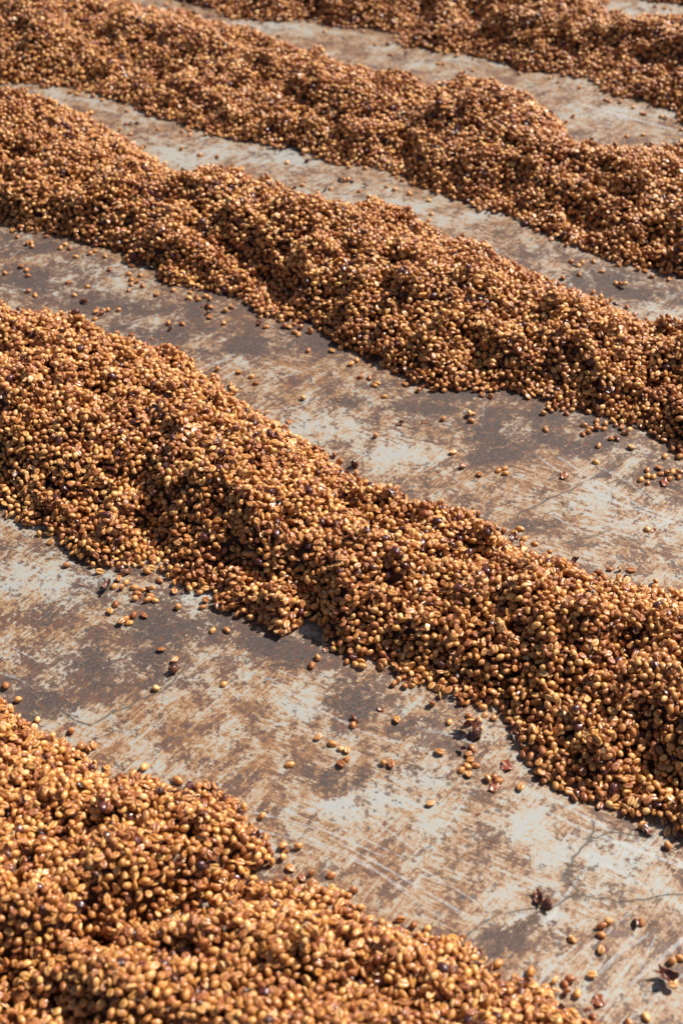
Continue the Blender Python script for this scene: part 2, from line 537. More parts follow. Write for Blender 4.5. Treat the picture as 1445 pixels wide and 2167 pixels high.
def footprint(R, ext):
    D = np.diag([1.0 / (e * e) for e in ext])
    Mm = R @ D @ R.T
    A = Mm[2, 2]
    B = Mm[0, 2] * PX + Mm[1, 2] * PY
    Cc = Mm[0, 0] * PX ** 2 + 2 * Mm[0, 1] * PX * PY + Mm[1, 1] * PY ** 2 - 1
    disc = B * B - A * Cc
    ok = disc > 0
    s = np.sqrt(np.where(ok, disc, 0))
    low = np.where(ok, (-B - s) / A, 1e3).astype(np.float32)
    top = np.where(ok, (-B + s) / A, -1e3).astype(np.float32)
    return low, top, ok


def pose(tilt, roll, yaw):
    return np.array(Euler((roll, tilt, yaw), 'XYZ').to_matrix())


POSES = [[] for _ in KINDS]
for k, kd in enumerate(KINDS):
    for q in range(44):
        yaw = rng.uniform(0, 2 * math.pi)
        t = rng.random()
        if t < 0.36:
            roll, tilt = rng.normal(0, 0.35), rng.normal(0, 0.35)
        elif t < 0.58:
            roll, tilt = math.pi + rng.normal(0, 0.35), rng.normal(0, 0.35)
        elif t < 0.84:
            roll, tilt = math.pi / 2 * rng.choice([-1, 1]) + rng.normal(0, 0.4), rng.normal(0, 0.4)
        else:
            roll, tilt = rng.uniform(0, 6.28), rng.uniform(0.6, 1.5)
        R = pose(tilt, roll, yaw)
        low, top, ok = footprint(R, kd[2])
        POSES[k].append((R, low, top, ok))

# ------------------------------------------------------------------ loose beans and skins lying on the concrete, read off the photograph
def tile(ox, oy, s, pts):
    return [(ox + p[0] / s, oy + p[1] / s) + tuple(p[2:]) for p in pts]


# third value: pose / kind: 'u' crease up, 'd' back up, 'e' on edge, 'g' greenish (crease up), 'r' round, 'h' husk, 'H' large husk, 'l' lump, 'f' flake
LOOSE = []
LOOSE += tile(180, 1180, 4.014, [(330, 50, 'd'), (300, 95, 'h'), (345, 130, 'H'), (290, 180, 'u'), (350, 205, 'd'), (185, 250, 'H'), (252, 240, 'd'), (310, 252, 'e'),
    (420, 250, 'd'), (485, 268, 'd'), (537, 252, 'h'), (578, 282, 'd'), (445, 298, 'd'), (474, 318, 'f'), (428, 345, 'r'), (553, 320, 'd'), (533, 355, 'e'), (592, 357, 'd'),
    (260, 390, 'd'), (215, 455, 'u'), (415, 485, 'd'), (505, 490, 'u'), (315, 548, 'g'), (345, 518, 'd'), (377, 550, 'd'), (760, 282, 'u'), (850, 275, 'h'), (888, 268, 'd'),
    (635, 190, 'd'), (790, 418, 'r'), (1000, 415, 'd'), (1085, 612, 'd'), (1205, 610, 'd'), (650, 778, 'u'), (765, 865, 'u'), (755, 955, 'l'), (605, 1110, 'r'), (1180, 1070, 'd')])
LOOSE += tile(600, 1350, 4.014, [(290, 163, 'd'), (240, 230, 'd'), (540, 195, 'd'), (610, 222, 'd'), (665, 245, 'd'), (655, 205, 'e'), (295, 840, 'u'), (415, 893, 'd'), (487, 938, 'd'), (538, 950, 'u'),
    (530, 1025, 'd'), (487, 1070, 'u'), (52, 1070, 'd'), (845, 1060, 'r'), (910, 1070, 'u'), (590, 735, 'd'), (605, 690, 'h'), (960, 695, 'u'), (1405, 708, 'd'), (1325, 970, 'u'),
    (1090, 395, 'd'), (935, 390, 'r'), (830, 602, 'f'), (355, 95, 'f')])
LOOSE += tile(900, 1450, 4.014, [(370, 260, 'd'), (372, 325, 'e'), (405, 305, 'd'), (455, 362, 'd'), (455, 305, 'e'), (360, 375, 'H'), (440, 415, 'H'), (500, 285, 'd'), (578, 272, 'd'), (395, 530, 'd'),
    (365, 585, 'u'), (378, 635, 'u'), (352, 680, 'd'), (425, 675, 'd'), (305, 715, 'd'), (365, 755, 'u'), (320, 545, 'h'), (525, 795, 'e'), (585, 770, 'd'), (620, 810, 'd'), (585, 862, 'F'),
    (805, 865, 'u'), (890, 662, 'd'), (930, 660, 'h'), (45, 1003, 'u'), (688, 672, 'F')])
LOOSE += tile(1085, 1847, 4.014, [(808, 413, 'r'), (748, 450, 'e'), (750, 525, 'd'), (745, 655, 'u'), (503, 560, 'd'), (1090, 415, 'd'), (1048, 410, 'h'), (668, 868, 'u'), (1350, 750, 'r'), (1425, 720, 'd'),
    (1295, 885, 'H'), (1375, 930, 'd'), (1348, 972, 'u'), (1130, 1220, 'd'), (440, 940, 'd'), (485, 905, 'd'), (215, 205, 'H'), (288, 262, 'H'), (725, 1075, 'F'), (985, 1270, 'd')])
LOOSE += tile(0, 450, 3.6125, [(135, 180, 'd'), (215, 235, 'e'), (240, 225, 'd'), (248, 252, 'd'), (355, 178, 'd'), (465, 265, 'd'), (500, 240, 'd'), (533, 270, 'd'), (580, 330, 'd'), (690, 308, 'd'), (725, 290, 'd'),
    (805, 328, 'd'), (165, 408, 'g'), (205, 435, 'd'), (40, 458, 'd'), (215, 477, 'd'), (218, 595, 'd'), (270, 627, 'd'), (525, 528, 'd'), (670, 560, 'd'), (570, 625, 'd'), (640, 678, 'H'), (565, 752, 'd'),
    (745, 732, 'd'), (735, 757, 'u'), (795, 742, 'd'), (828, 735, 'd'), (780, 772, 'e'), (728, 808, 'd'), (908, 737, 'd'), (838, 430, 'd'), (985, 465, 'd'), (1075, 475, 'd'), (1005, 508, 'd'), (1052, 522, 'u'),
    (1005, 542, 'd'), (1092, 555, 'd'), (987, 587, 'd'), (1200, 622, 'u'), (1325, 588, 'd'), (1290, 840, 'd'), (1395, 845, 'd'), (1310, 887, 'h'), (1008, 935, 'u'), (1180, 958, 'f')])
LOOSE += tile(380, 580, 3.6125, [(82, 135, 'd'), (72, 180, 'd'), (130, 168, 'd'), (145, 190, 'd'), (200, 165, 'd'), (230, 185, 'e'), (202, 240, 'h'), (235, 255, 'd'), (220, 290, 'h'), (230, 325, 'u'),
    (398, 247, 'd'), (350, 275, 'e'), (338, 370, 'd'), (610, 365, 'h'), (665, 400, 'd'), (840, 403, 'u'), (875, 380, 'd'), (880, 440, 'd'), (910, 455, 'd'), (925, 405, 'e'), (780, 350, 'd'), (612, 280, 'd'),
    (585, 275, 'e'), (290, 725, 'r'), (455, 745, 'u'), (550, 780, 'd'), (583, 832, 'd'), (388, 847, 'e'), (985, 578, 'd'), (1165, 583, 'u'), (1355, 655, 'd'), (1310, 685, 'u'), (945, 945, 'r')])
LOOSE += tile(750, 780, 4.129, [(55, 68, 'd'), (130, 75, 'd'), (172, 140, 'd'), (200, 120, 'd'), (260, 238, 'd'), (770, 440, 'r'), (1025, 388, 'd'), (998, 402, 'e'), (1018, 452, 'd'), (185, 585, 'r'), (858, 728, 'u'),
    (948, 852, 'g'), (1088, 922, 'u'), (1310, 865, 'd'), (1255, 885, 'd'), (1315, 910, 'd'), (245, 1022, 'u'), (430, 1120, 'u'), (905, 153, 'd'), (912, 182, 'd'), (780, 185, 'd'), (400, 470, 'h'), (605, 460, 'f')])
LOOSE += tile(1095, 800, 4.129, [(225, 305, 'r'), (295, 280, 'd'), (275, 220, 'u'), (300, 185, 'h'), (395, 265, 'd'), (425, 305, 'd'), (475, 272, 'd'), (245, 445, 'd'), (580, 405, 'd'), (690, 370, 'd'), (690, 405, 'd'),
    (635, 435, 'd'), (695, 440, 'd'), (570, 485, 'd'), (618, 465, 'e'), (765, 390, 'd'), (755, 438, 'd'), (855, 403, 'd'), (910, 430, 'u'), (935, 475, 'd'), (970, 468, 'd'), (815, 525, 'd'), (870, 525, 'h'), (705, 585, 'd'),
    (990, 602, 'g'), (680, 728, 'd'), (1285, 678, 'd'), (1130, 795, 'd'), (1230, 780, 'u'), (1135, 848, 'd'), (1185, 858, 'd'), (1075, 882, 'd'), (1135, 910, 'd'), (1250, 832, 'd'), (1300, 828, 'd'), (1345, 840, 'd'),
    (1355, 805, 'd'), (1415, 830, 'd'), (1325, 875, 'd'), (1405, 862, 'd'), (1130, 1315, 'd'), (1185, 1325, 'f'), (22, 1310, 'd'), (55, 1398, 'd'), (150, 1440, 'd'), (405, 850, 'F'), (1285, 910, 'F')])
LOOSE += tile(100, 180, 3.6125, [(425, 110, 'd'), (610, 195, 'd'), (605, 290, 'd'), (645, 290, 'h'), (690, 288, 'h'), (845, 332, 'd'), (1025, 483, 'r'), (1165, 530, 'd'), (1300, 542, 'd'), (1160, 662, 'd'), (1090, 375, 'd'), (1030, 350, 'd'), (1085, 345, 'd'),
    (820, 183, 'd'), (730, 175, 'd'), (680, 178, 'd')])
LOOSE += tile(500, 280, 3.6125, [(390, 225, 'd'), (545, 220, 'h'), (585, 195, 'h'), (640, 180, 'd'), (505, 400, 'd'), (790, 360, 'h'), (820, 365, 'd'), (855, 362, 'd'), (890, 362, 'h'), (685, 435, 'h'), (718, 425, 'd'), (938, 445, 'd'), (990, 408, 'h'),
    (1060, 508, 'h'), (1148, 410, 'd'), (1210, 432, 'd'), (1322, 463, 'd'), (1270, 362, 'd'), (985, 270, 'd')])
LOOSE += tile(880, 380, 2.5575, [(68, 110, 'd'), (82, 183, 'd'), (70, 217, 'd'), (255, 297, 'd'), (838, 440, 'd'), (862, 455, 'h'), (878, 462, 'd'), (900, 445, 'd'), (882, 510, 'd'), (1005, 495, 'd'), (960, 440, 'd'), (1080, 558, 'd'), (1105, 570, 'd'),
    (1128, 577, 'd'), (1275, 522, 'd'), (810, 315, 'd'), (865, 340, 'd'), (975, 395, 'd'), (1015, 415, 'd')])
LOOSE += tile(380, 0, 2.779, [(345, 145, 'd'), (490, 215, 'd'), (545, 208, 'd'), (582, 208, 'd'), (655, 270, 'd'), (687, 292, 'd'), (850, 182, 'd'), (1152, 260, 'd'), (1225, 258, 'h'), (1242, 320, 'd'), (1330, 310, 'h'), (1268, 212, 'd'), (1080, 183, 'd'),
    (1045, 385, 'e'), (1085, 400, 'd'), (1110, 405, 'd'), (1140, 415, 'd'), (1165, 418, 'd'), (1360, 468, 'd'), (1385, 462, 'd'), (1410, 462, 'd'), (230, 70, 'd'), (170, 95, 'h')])
LOOSE += tile(850, 0, 2.4286, [(215, 325, 'd'), (190, 325, 'd'), (178, 418, 'd'), (282, 410, 'd'), (255, 440, 'd'), (440, 428, 'd'), (365, 358, 'd'), (805, 418, 'd'), (913, 448, 'd'), (760, 395, 'd'), (1045, 510, 'd'), (1065, 518, 'd'),
    (1120, 522, 'e'), (1190, 550, 'd'), (1230, 578, 'd'), (1245, 585, 'd'), (1300, 535, 'd'), (1360, 545, 'd'), (1330, 598, 'd'), (1355, 605, 'd'), (1155, 697, 'd'), (1240, 690, 'd'), (1435, 665, 'd'), (1385, 45, 'd'), (1350, 40, 'd'), (1300, 30, 'd')])

# places on the yard that labels point to: (x, y in the photograph, words)
PLACES = [
    (262, 1215, 'at the foot of the widest heap, above the long trail'),
    (250, 1240, 'beside the curled skin left of the trail'),
    (300, 1243, 'caught round the torn red skin below the widest heap'),
    (324, 1268, 'stuck in a clump below the torn red skin'),
    (240, 1285, 'just left of the pale greenish bean'),
    (270, 1315, 'on the left rim of the black stain'),
    (380, 1248, 'tight under the notch of the widest heap'),
    (400, 1284, 'midway between the notch and the black stain'),
    (465, 1333, 'on the black stain under the widest heap'),
    (350, 1385, 'on the black stain, above the crack'),
    (330, 1455, 'beside the upper end of the long crack'),
    (474, 1447, 'alone on pale concrete right of the long crack'),
    (665, 1400, 'at the right end of the black stain'),
    (745, 1408, 'just off the front edge of the widest heap'),
    (750, 1530, 'at the end of the long pale scrape'),
    (695, 1565, 'below the long pale scrape'),
    (727, 1600, 'in the short upright line below the scrape'),
    (613, 1617, 'alone on a brown patch above the corner heap'),
    (820, 1615, 'on a bright scraped patch in the lower strip'),
    (838, 1522, 'on the dark patch in the lower strip'),
    (850, 1445, 'against the front edge of the widest heap, lower middle'),
    (930, 1590, 'left of the string of beans in the lower strip'),
    (948, 1527, 'left of the big dark torn skin'),
    (1000, 1530, 'in the clump with the big dark torn skin'),
    (1032, 1520, 'between the big torn skin and the widest heap'),
    (990, 1590, 'at the top of the string under the big torn skin'),
    (990, 1628, 'at the bottom of the string under the big torn skin'),
    (1045, 1650, 'in the clump of three on the red skin film'),
    (1100, 1665, 'just right of the clump of three'),
    (1072, 1617, 'flat on the stained strip near the widest heap'),
    (1125, 1615, 'close to the lower right side of the widest heap'),
    (911, 1700, 'alone in the middle of the lower strip'),
    (1145, 1905, 'across the thin crack at lower right'),
    (1278, 1965, 'in the loose column below the thin crack'),
    (1210, 1986, 'left of the loose column below the thin crack'),
    (1350, 1950, 'right of the loose column below the thin crack'),
    (1251, 2063, 'on the broad brown scrapes at lower right'),
    (1200, 2078, 'touching the lower end of the corner heap'),
    (1425, 2060, 'round the torn skin at the lower right edge'),
    (1366, 2150, 'near the bottom right corner'),
    (1265, 2115, 'at the tail of the corner heap'),
    (55, 505, 'under the left end of the winding heap'),
    (140, 522, 'below the winding heap, near the left edge'),
    (190, 535, 'off the front edge of the winding heap at left'),
    (50, 568, 'at the left edge on the dark stained strip'),
    (65, 620, 'on the left dark stain, nearer the widest heap'),
    (160, 600, 'on the pale blotch in the left strip'),
    (180, 640, 'by the flat dark skin in the left strip'),
    (210, 660, 'in the left strip clump above the widest heap'),
    (232, 569, 'between the pale blotch and the winding heap'),
    (285, 590, 'in the little flock under the winding heap'),
    (332, 622, 'right of the little flock under the winding heap'),
    (365, 685, 'by the shredded skin in the dark strip'),
    (300, 712, 'just above the crest of the widest heap at left'),
    (405, 625, 'in the group hugging the winding heap at left'),
    (437, 655, 'in the short stack below the winding heap'),
    (485, 655, 'right of the short stack, on the brown stain'),
    (560, 685, 'beside the stalk below the winding heap'),
    (548, 657, 'at the foot of the winding heap above the stalk'),
    (625, 695, 'in the pale group right of the stalk'),
    (480, 785, 'just behind the crest of the widest heap'),
    (535, 800, 'on the pale scraped strip behind the widest heap'),
    (652, 740, 'by the wet glint below the winding heap'),
    (730, 762, 'under the middle bulge of the winding heap'),
    (642, 842, 'alone on the pale middle strip'),
    (775, 800, 'in the small group over the brown arc stain'),
    (813, 838, 'alone on the brown arc stain'),
    (850, 893, 'on the stain where the skin scraps lie'),
    (937, 886, 'largest round one on the middle stain'),
    (996, 882, 'in the knot on the middle stain'),
    (795, 922, 'alone on the pale scrapes left of the big stain'),
    (957, 957, 'below the big blue grey stain'),
    (980, 987, 'at the lower rim of the big blue grey stain'),
    (1013, 1003, 'under the lower rim of the big stain'),
    (1063, 993, 'in the trio below the big blue grey stain'),
    (810, 1030, 'just over the crest of the widest heap, middle'),
    (855, 1050, 'on top of the back edge of the widest heap'),
    (965, 822, 'at the foot of the winding heap, above the big stain'),
    (1155, 868, 'at the left of the winding heap, on the big stain'),
    (1200, 868, 'in the row of beans at the winding heap foot, right'),
    (1154, 908, 'alone in the big blue grey stain'),
    (1250, 905, 'in the dense clump on the right of the big stain'),
    (1280, 900, 'just right of the dense clump on the stain'),
    (1320, 908, 'between the dense clump and the winding heap'),
    (1293, 927, 'below the dense clump on the stain'),
    (1266, 942, 'lying alone under the dense clump'),
    (1335, 946, 'greenish, right of the dense clump'),
    (1260, 976, 'above the crossing scrapes at right'),
    (1406, 964, 'at the right edge, over the last scatter'),
    (1375, 1005, 'in the left half of the scatter at the right edge'),
    (1425, 1002, 'in the right half of the scatter at the right edge'),
    (1370, 1118, 'alone on the cross hatched scrapes at right'),
    (1105, 1135, 'behind the back edge of the widest heap, right'),
    (1193, 1006, 'on the crossing scrapes at right'),
    (218, 210, 'below the blurred heap near the top left'),
    (280, 235, 'in front of the blurred heap at upper left'),
    (280, 262, 'on the upper left strip, with dark skin'),
    (335, 272, 'alone on the upper left strip'),
    (390, 313, 'dark and round on the upper left strip'),
    (440, 330, 'by the long pale scratch on the upper left strip'),
    (395, 278, 'in the fringe of the blurred heap at upper left'),
    (608, 342, 'on the upper strip left of the dark skin'),
    (655, 335, 'beside the dark skin below the blurred heap'),
    (640, 390, 'just behind the winding heap, upper middle'),
    (730, 380, 'in the short chain in the upper strip'),
    (695, 398, 'in the pair under the short chain'),
    (765, 400, 'right of the short chain in the upper strip'),
    (830, 395, 'off the front of the blurred heap, upper middle'),
    (910, 440, 'above the crest of the winding heap, middle'),
    (980, 496, 'alone on the rusty part of the upper right strip'),
    (1215, 560, 'in the knot on the upper right strip'),
    (1225, 580, 'below the knot on the upper right strip'),
    (1265, 560, 'between the knot and the blurred heap'),
    (1312, 603, 'in the row of three on the upper right strip'),
    (1378, 584, 'at the right foot of the blurred heap'),
    (1250, 530, 'in the crumbs at the blurred heap, upper right'),
    (504, 52, 'below the heap across the top, left'),
    (575, 77, 'behind the blurred heap, upper left middle'),
    (620, 100, 'in the pair behind the blurred heap'),
    (686, 66, 'under the heap across the top, middle'),
    (800, 92, 'on the top strip left of the bulge'),
    (835, 115, 'below the bulge of the heap across the top'),
    (780, 145, 'in the long chain on the top strip'),
    (877, 168, 'in the row behind the blurred heap hump'),
    (935, 138, 'in front of the heap across the top, centre'),
    (950, 180, 'behind the hump of the blurred heap'),
    (1030, 176, 'on the top strip, above the hump'),
    (1190, 170, 'under the heap across the top, right'),
    (1290, 213, 'in the crumbs under the top heap at right'),
    (1345, 232, 'in the slanting chain at upper right'),
    (1405, 235, 'near the right edge under the top heap'),
    (1330, 286, 'above the wide pale scrape end, upper right'),
    (1440, 273, 'at the right edge beside the wide pale scrape'),
    (1400, 16, 'on the strip in the top right corner'),
    (455, 30, 'at the top left of the top strip'),
]

BEAN_GREEN = MAT_BEAN.copy()
BEAN_GREEN.name = 'pale_green_bean'
for nd in BEAN_GREEN.node_tree.nodes:
    if nd.type == 'VALTORGB':
        for e in nd.color_ramp.elements:
            e.color = (0.52, 0.46, 0.15, 1)
GREEN_MESH = KINDS[0][1].copy()
GREEN_MESH.name = 'bean_green'
GREEN_MESH.materials[0] = BEAN_GREEN
HUSK_BIG = [sheet_mesh('skin_torn', 0.0098, 1.6, 55, MAT_HUSK, rings=5, seg=15, rag=0.42), sheet_mesh('skin_torn_open', 0.0085, 2.0, 58, MAT_HUSK, rings=5, seg=15, rag=0.4)]
FILM = sheet_mesh('skin_film', 0.0085, 0.18, 61, MAT_FLAKE, rings=4, seg=15, thick=0.0003, rag=0.4)
LUMP = lump_mesh('pulp_lump', 0.0062, 0.0056, 0.0050, 71, MAT_HUSK, 0.16, 16, 10)


def cell_of(x, y):
    return int((x - GX0) / CELL), int((y - GY0) / CELL)


def rest_height(i, j, low, rad):
    return float(np.max(H[i - rad:i + rad + 1, j - rad:j + rad + 1] - low))


def link(name, me, parent=None):
    o = bpy.data.objects.new(name, me)
    COL.objects.link(o)
    if parent is not None:
        o.parent = parent
    return o


# ------------------------------------------------------------------ ground: one sheet with mapped wear
def axis(lo, hi, step, far):
    core = list(np.arange(lo, hi, step))
    out = []
    s = step
    v = lo
    while v > -far:
        s *= 1.5
        v -= s
        out.append(v)
    out2 = []
    s = step
    v = core[-1]
    while v < far:
        s *= 1.5
        v += s
        out2.append(v)
    return np.array(out[::-1] + core + out2)


ax = axis(-1.2, 1.2, 0.005, 90)
ay = axis(0.35, 4.1, 0.006, 90)
AX, AY = np.meshgrid(ax, ay, indexing='ij')
nx, ny = len(ax), len(ay)
okz = AY > 0.3
PXX, PYY = to_pixel(AX, np.maximum(AY, 0.3))


def blob_field(blobs):
    f = np.zeros(AX.shape)
    for b in blobs:
        x, y, rx, ry = b[:4]
        a = b[4] if len(b) > 4 else 1.0
        q = ((PXX - x) / rx) ** 2 + ((PYY - y) / ry) ** 2
        f = np.maximum(f, a * np.exp(-0.7 * q))
    return np.where(okz, f, 0)


DARK = blob_field([(70, 1470, 110, 45), (190, 1400, 130, 50), (330, 1330, 90, 50), (420, 1330, 110, 45), (300, 1390, 90, 45), (560, 1365, 130, 30), (650, 1385, 60, 25), (770, 1485, 80, 45), (880, 1540, 60, 28, .9),
    (700, 1440, 50, 25, .8), (210, 1240, 70, 35, .72), (120, 1300, 80, 25, .6), (240, 1200, 80, 25, .6), (350, 1420, 60, 40, .8), (1050, 1975, 55, 28, .85), (1040, 2010, 30, 25, .7), (1200, 1850, 18, 35, .6), (960, 1580, 40, 25, .7),
    (40, 1520, 70, 30), (620, 1640, 60, 14, .6), (700, 1650, 60, 20, .55), (900, 1640, 60, 22, .5), (30, 1160, 80, 22, .6), (140, 1175, 60, 20, .55),
    (50, 520, 110, 28), (70, 600, 100, 36), (140, 560, 80, 30, .7), (230, 645, 150, 30), (330, 705, 170, 28), (470, 610, 110, 30, .9), (400, 660, 100, 30, .9), (600, 715, 130, 28), (500, 745, 120, 18), (690, 735, 90, 20, .9), (760, 818, 80, 14, .85),
    (740, 848, 60, 18, .8), (860, 865, 80, 20, .85), (900, 880, 60, 30, .9), (1050, 905, 110, 40), (1130, 930, 120, 36), (1060, 960, 90, 22), (1000, 975, 50, 14, .9), (1280, 895, 120, 30), (1400, 1000, 80, 35, .95), (1000, 835, 130, 18), (1180, 880, 120, 22), (900, 835, 60, 14, .8),
    (870, 1040, 40, 14, .65), (960, 1060, 40, 10, .55), (1250, 940, 120, 26), (1350, 960, 90, 22, .9), (1120, 1110, 40, 14, .6), (1430, 1050, 30, 20, .6), (980, 1090, 60, 18, .6), (1160, 1200, 80, 14, .5),
    (1270, 590, 110, 22), (1150, 535, 90, 16, .85), (1340, 625, 90, 20), (1010, 495, 60, 10, .6), (1120, 575, 60, 14, .6), (1420, 640, 60, 14, .6), (930, 272, 40, 8, .7), (1225, 288, 50, 10, .75), (1260, 300, 40, 6, .7), (850, 130, 60, 8, .4), (560, 330, 60, 10, .45), (620, 310, 50, 8, .4), (300, 295, 40, 8, .5), (130, 235, 60, 10, .3), (880, 345, 0.1, 0.1)])
CLEAN = blob_field([(800, 1690, 60, 40), (720, 1710, 70, 22), (860, 1640, 60, 25, .7), (1135, 1945, 60, 22, .8), (1330, 1800, 130, 45, .9), (130, 1225, 110, 40, .7), (460, 1260, 110, 18, .8), (400, 1450, 70, 22, .7), (150, 1510, 60, 16, .8), (1050, 1750, 120, 30, .5),
    (650, 1500, 60, 25, .6), (1230, 1060, 70, 25, .8), (1380, 1110, 80, 20, .6), (830, 950, 90, 30, .6), (660, 900, 80, 40, .5), (1250, 1030, 60, 14, .7), (620, 320, 140, 18, .6), (400, 330, 90, 30, .7), (840, 440, 110, 22, .7), (560, 60, 150, 14, .7), (1340, 30, 80, 26, .8), (150, 205, 120, 12, .7),
    (1000, 130, 120, 14, .4), (1300, 240, 150, 14, .5), (950, 460, 110, 16, .6), (1200, 600, 40, 14, .6), (1400, 670, 60, 16, .6), (200, 570, 60, 16, .35), (1210, 1560, 90, 30, .5)])


def lines_field(lines):
    """nearest line: signed distance across it, plain distance and half width"""
    best = np.full(AX.shape, 0.05)
    sign = np.full(AX.shape, 0.05)
    WID = np.full(AX.shape, 0.002)
    for w, pts in lines:
        g = [ground_at(*p) for p in pts]
        for (x0, y0), (x1, y1) in zip(g[:-1], g[1:]):
            dx, dy = x1 - x0, y1 - y0
            L = dx * dx + dy * dy + 1e-12
            t = np.clip(((AX - x0) * dx + (AY - y0) * dy) / L, 0, 1)
            d = np.hypot(AX - (x0 + t * dx), AY - (y0 + t * dy))
            sg = ((AX - x0) * dy - (AY - y0) * dx) / math.sqrt(L)
            # scaled so that every line reads as 4 mm wide
            k = 0.004 / w
            sc = np.where(sg >= 0, 1.0, -1.0) * d
            nb = d - w / 2 < best
            sign = np.where(nb, sc * 1.0, sign)
            best = np.where(nb, d - w / 2, best)
            WID[...] = np.where(nb, w / 2, WID)
    return best, sign, WID


def tl(ox, oy, s, w, *pts):
    return (w, [(ox + a / s, oy + b / s) for a, b in pts])


SCRAPES = [
    tl(600, 1350, 4.014, .005, (-80, 400), (0, 430), (200, 560), (400, 660), (530, 720)), tl(600, 1350, 4.014, .003, (-180, 330), (0, 400), (200, 500), (360, 600)), tl(600, 1350, 4.014, .004, (80, 390), (200, 430), (340, 490)),
    tl(600, 1350, 4.014, .002, (-100, 250), (100, 330), (320, 440)), tl(600, 1350, 4.014, .002, (-150, 320), (60, 450), (250, 560)), tl(600, 1350, 4.014, .004, (620, 780), (770, 830)), tl(600, 1350, 4.014, .005, (840, 855), (980, 885)),
    tl(600, 1350, 4.014, .004, (1120, 925), (1290, 985)), tl(600, 1350, 4.014, .005, (1160, 770), (1300, 800), (1445, 830)), tl(900, 1450, 4.014, .006, (0, 375), (240, 415), (400, 495)),
    tl(1085, 1847, 4.014, .007, (620, -30), (420, 230), (290, 420)), tl(1085, 1847, 4.014, .005, (810, 0), (650, 200)), tl(1085, 1847, 4.014, .007, (1445, 560), (1060, 890), (800, 1130)), tl(1085, 1847, 4.014, .006, (1120, 540), (880, 700), (740, 850)),
    tl(1085, 1847, 4.014, .003, (1040, 290), (800, 510)), tl(1085, 1847, 4.014, .005, (1445, 860), (1200, 1080), (1000, 1230)), tl(1085, 1847, 4.014, .003, (1200, 560), (1080, 800)), tl(1085, 1847, 4.014, .003, (700, 560), (430, 800)), tl(1085, 1847, 4.014, .003, (560, 600), (330, 790)),
    tl(380, 1500, 2.89, .004, (440, 630), (700, 690), (900, 750), (1240, 900)), tl(380, 1500, 2.89, .003, (480, 740), (900, 850), (1200, 990), (1440, 1170)), tl(380, 1500, 2.89, .003, (700, 760), (1100, 920), (1400, 1120)), tl(380, 1500, 2.89, .004, (1180, 680), (1300, 760), (1460, 880)),
    tl(900, 1450, 4.014, .003, (980, 930), (1200, 1040), (1500, 1200)), tl(722, 1400, 2, .006, (800, 600), (1000, 700), (1445, 870)), tl(722, 1400, 2, .007, (1000, 800), (1250, 930), (1445, 1040)), tl(722, 1400, 2, .003, (60, 730), (300, 850), (560, 1010)), tl(722, 1400, 2, .003, (860, 560), (1080, 680), (1445, 850)),
    tl(722, 1400, 2, .004, (0, 770), (200, 880), (520, 1070)), tl(722, 1400, 2, .003, (540, 560), (440, 700), (380, 820)), tl(722, 1400, 2, .003, (480, 420), (420, 520), (380, 600)),
    tl(1095, 800, 4.129, .005, (180, 690), (320, 790), (460, 860)), tl(1095, 800, 4.129, .007, (370, 700), (640, 870)), tl(1095, 800, 4.129, .006, (640, 890), (880, 1000), (1080, 1130), (1445, 1250)), tl(1095, 800, 4.129, .007, (590, 940), (900, 1100), (1350, 1260)),
    tl(1095, 800, 4.129, .004, (320, 1210), (560, 1340), (830, 1445)), tl(1095, 800, 4.129, .003, (690, 1110), (850, 1220)), tl(1095, 800, 4.129, .004, (700, 770), (1000, 930), (1150, 1060)), tl(1095, 800, 4.129, .003, (700, 1380), (1100, 1260), (1300, 1150)), tl(1095, 800, 4.129, .003, (600, 1320), (1000, 1230), (1180, 1160)),
    tl(1095, 800, 4.129, .003, (760, 1420), (1100, 1330), (1330, 1260)), tl(750, 780, 4.129, .004, (-60, 490), (150, 570), (640, 800), (900, 980)), tl(750, 780, 4.129, .003, (0, 610), (300, 560)), tl(750, 780, 4.129, .003, (330, 640), (620, 760)), tl(750, 780, 4.129, .003, (1120, 210), (1130, 420), (1100, 500)),
    tl(380, 580, 3.6125, .003, (640, 1050), (900, 1020), (1130, 920)), tl(380, 580, 3.6125, .004, (1030, 1040), (1200, 1130), (1445, 1260)), tl(380, 580, 3.6125, .003, (600, 830), (900, 760), (1200, 650)), tl(380, 580, 3.6125, .003, (120, 740), (240, 690), (360, 650)),
    tl(0, 450, 3.6125, .003, (800, 890), (1000, 840), (1300, 750)), tl(100, 180, 3.6125, .004, (1000, 690), (1240, 540), (1400, 460)), tl(100, 180, 3.6125, .005, (780, 430), (850, 380), (960, 350)), tl(100, 180, 3.6125, .003, (960, 510), (1070, 580)), tl(100, 180, 3.6125, .003, (1280, 570), (1250, 700)),
    tl(850, 0, 2.4286, .012, (900, 530), (1150, 600), (1390, 665)), tl(880, 380, 2.5575, .006, (1250, 720), (1350, 650), (1440, 600)), tl(880, 380, 2.5575, .004, (740, 540), (860, 590)), tl(0, 1080, 3.6125, .004, (0, 60), (120, 140), (240, 220)), tl(0, 1080, 3.6125, .004, (0, 980), (120, 1060), (260, 1130)), tl(0, 1080, 3.6125, .003, (0, 1240), (150, 1290), (250, 1350)),
    tl(0, 1080, 3.6125, .003, (250, 400), (330, 480), (420, 540)), tl(500, 280, 3.6125, .004, (1000, 480), (1100, 560), (1250, 500)),
]
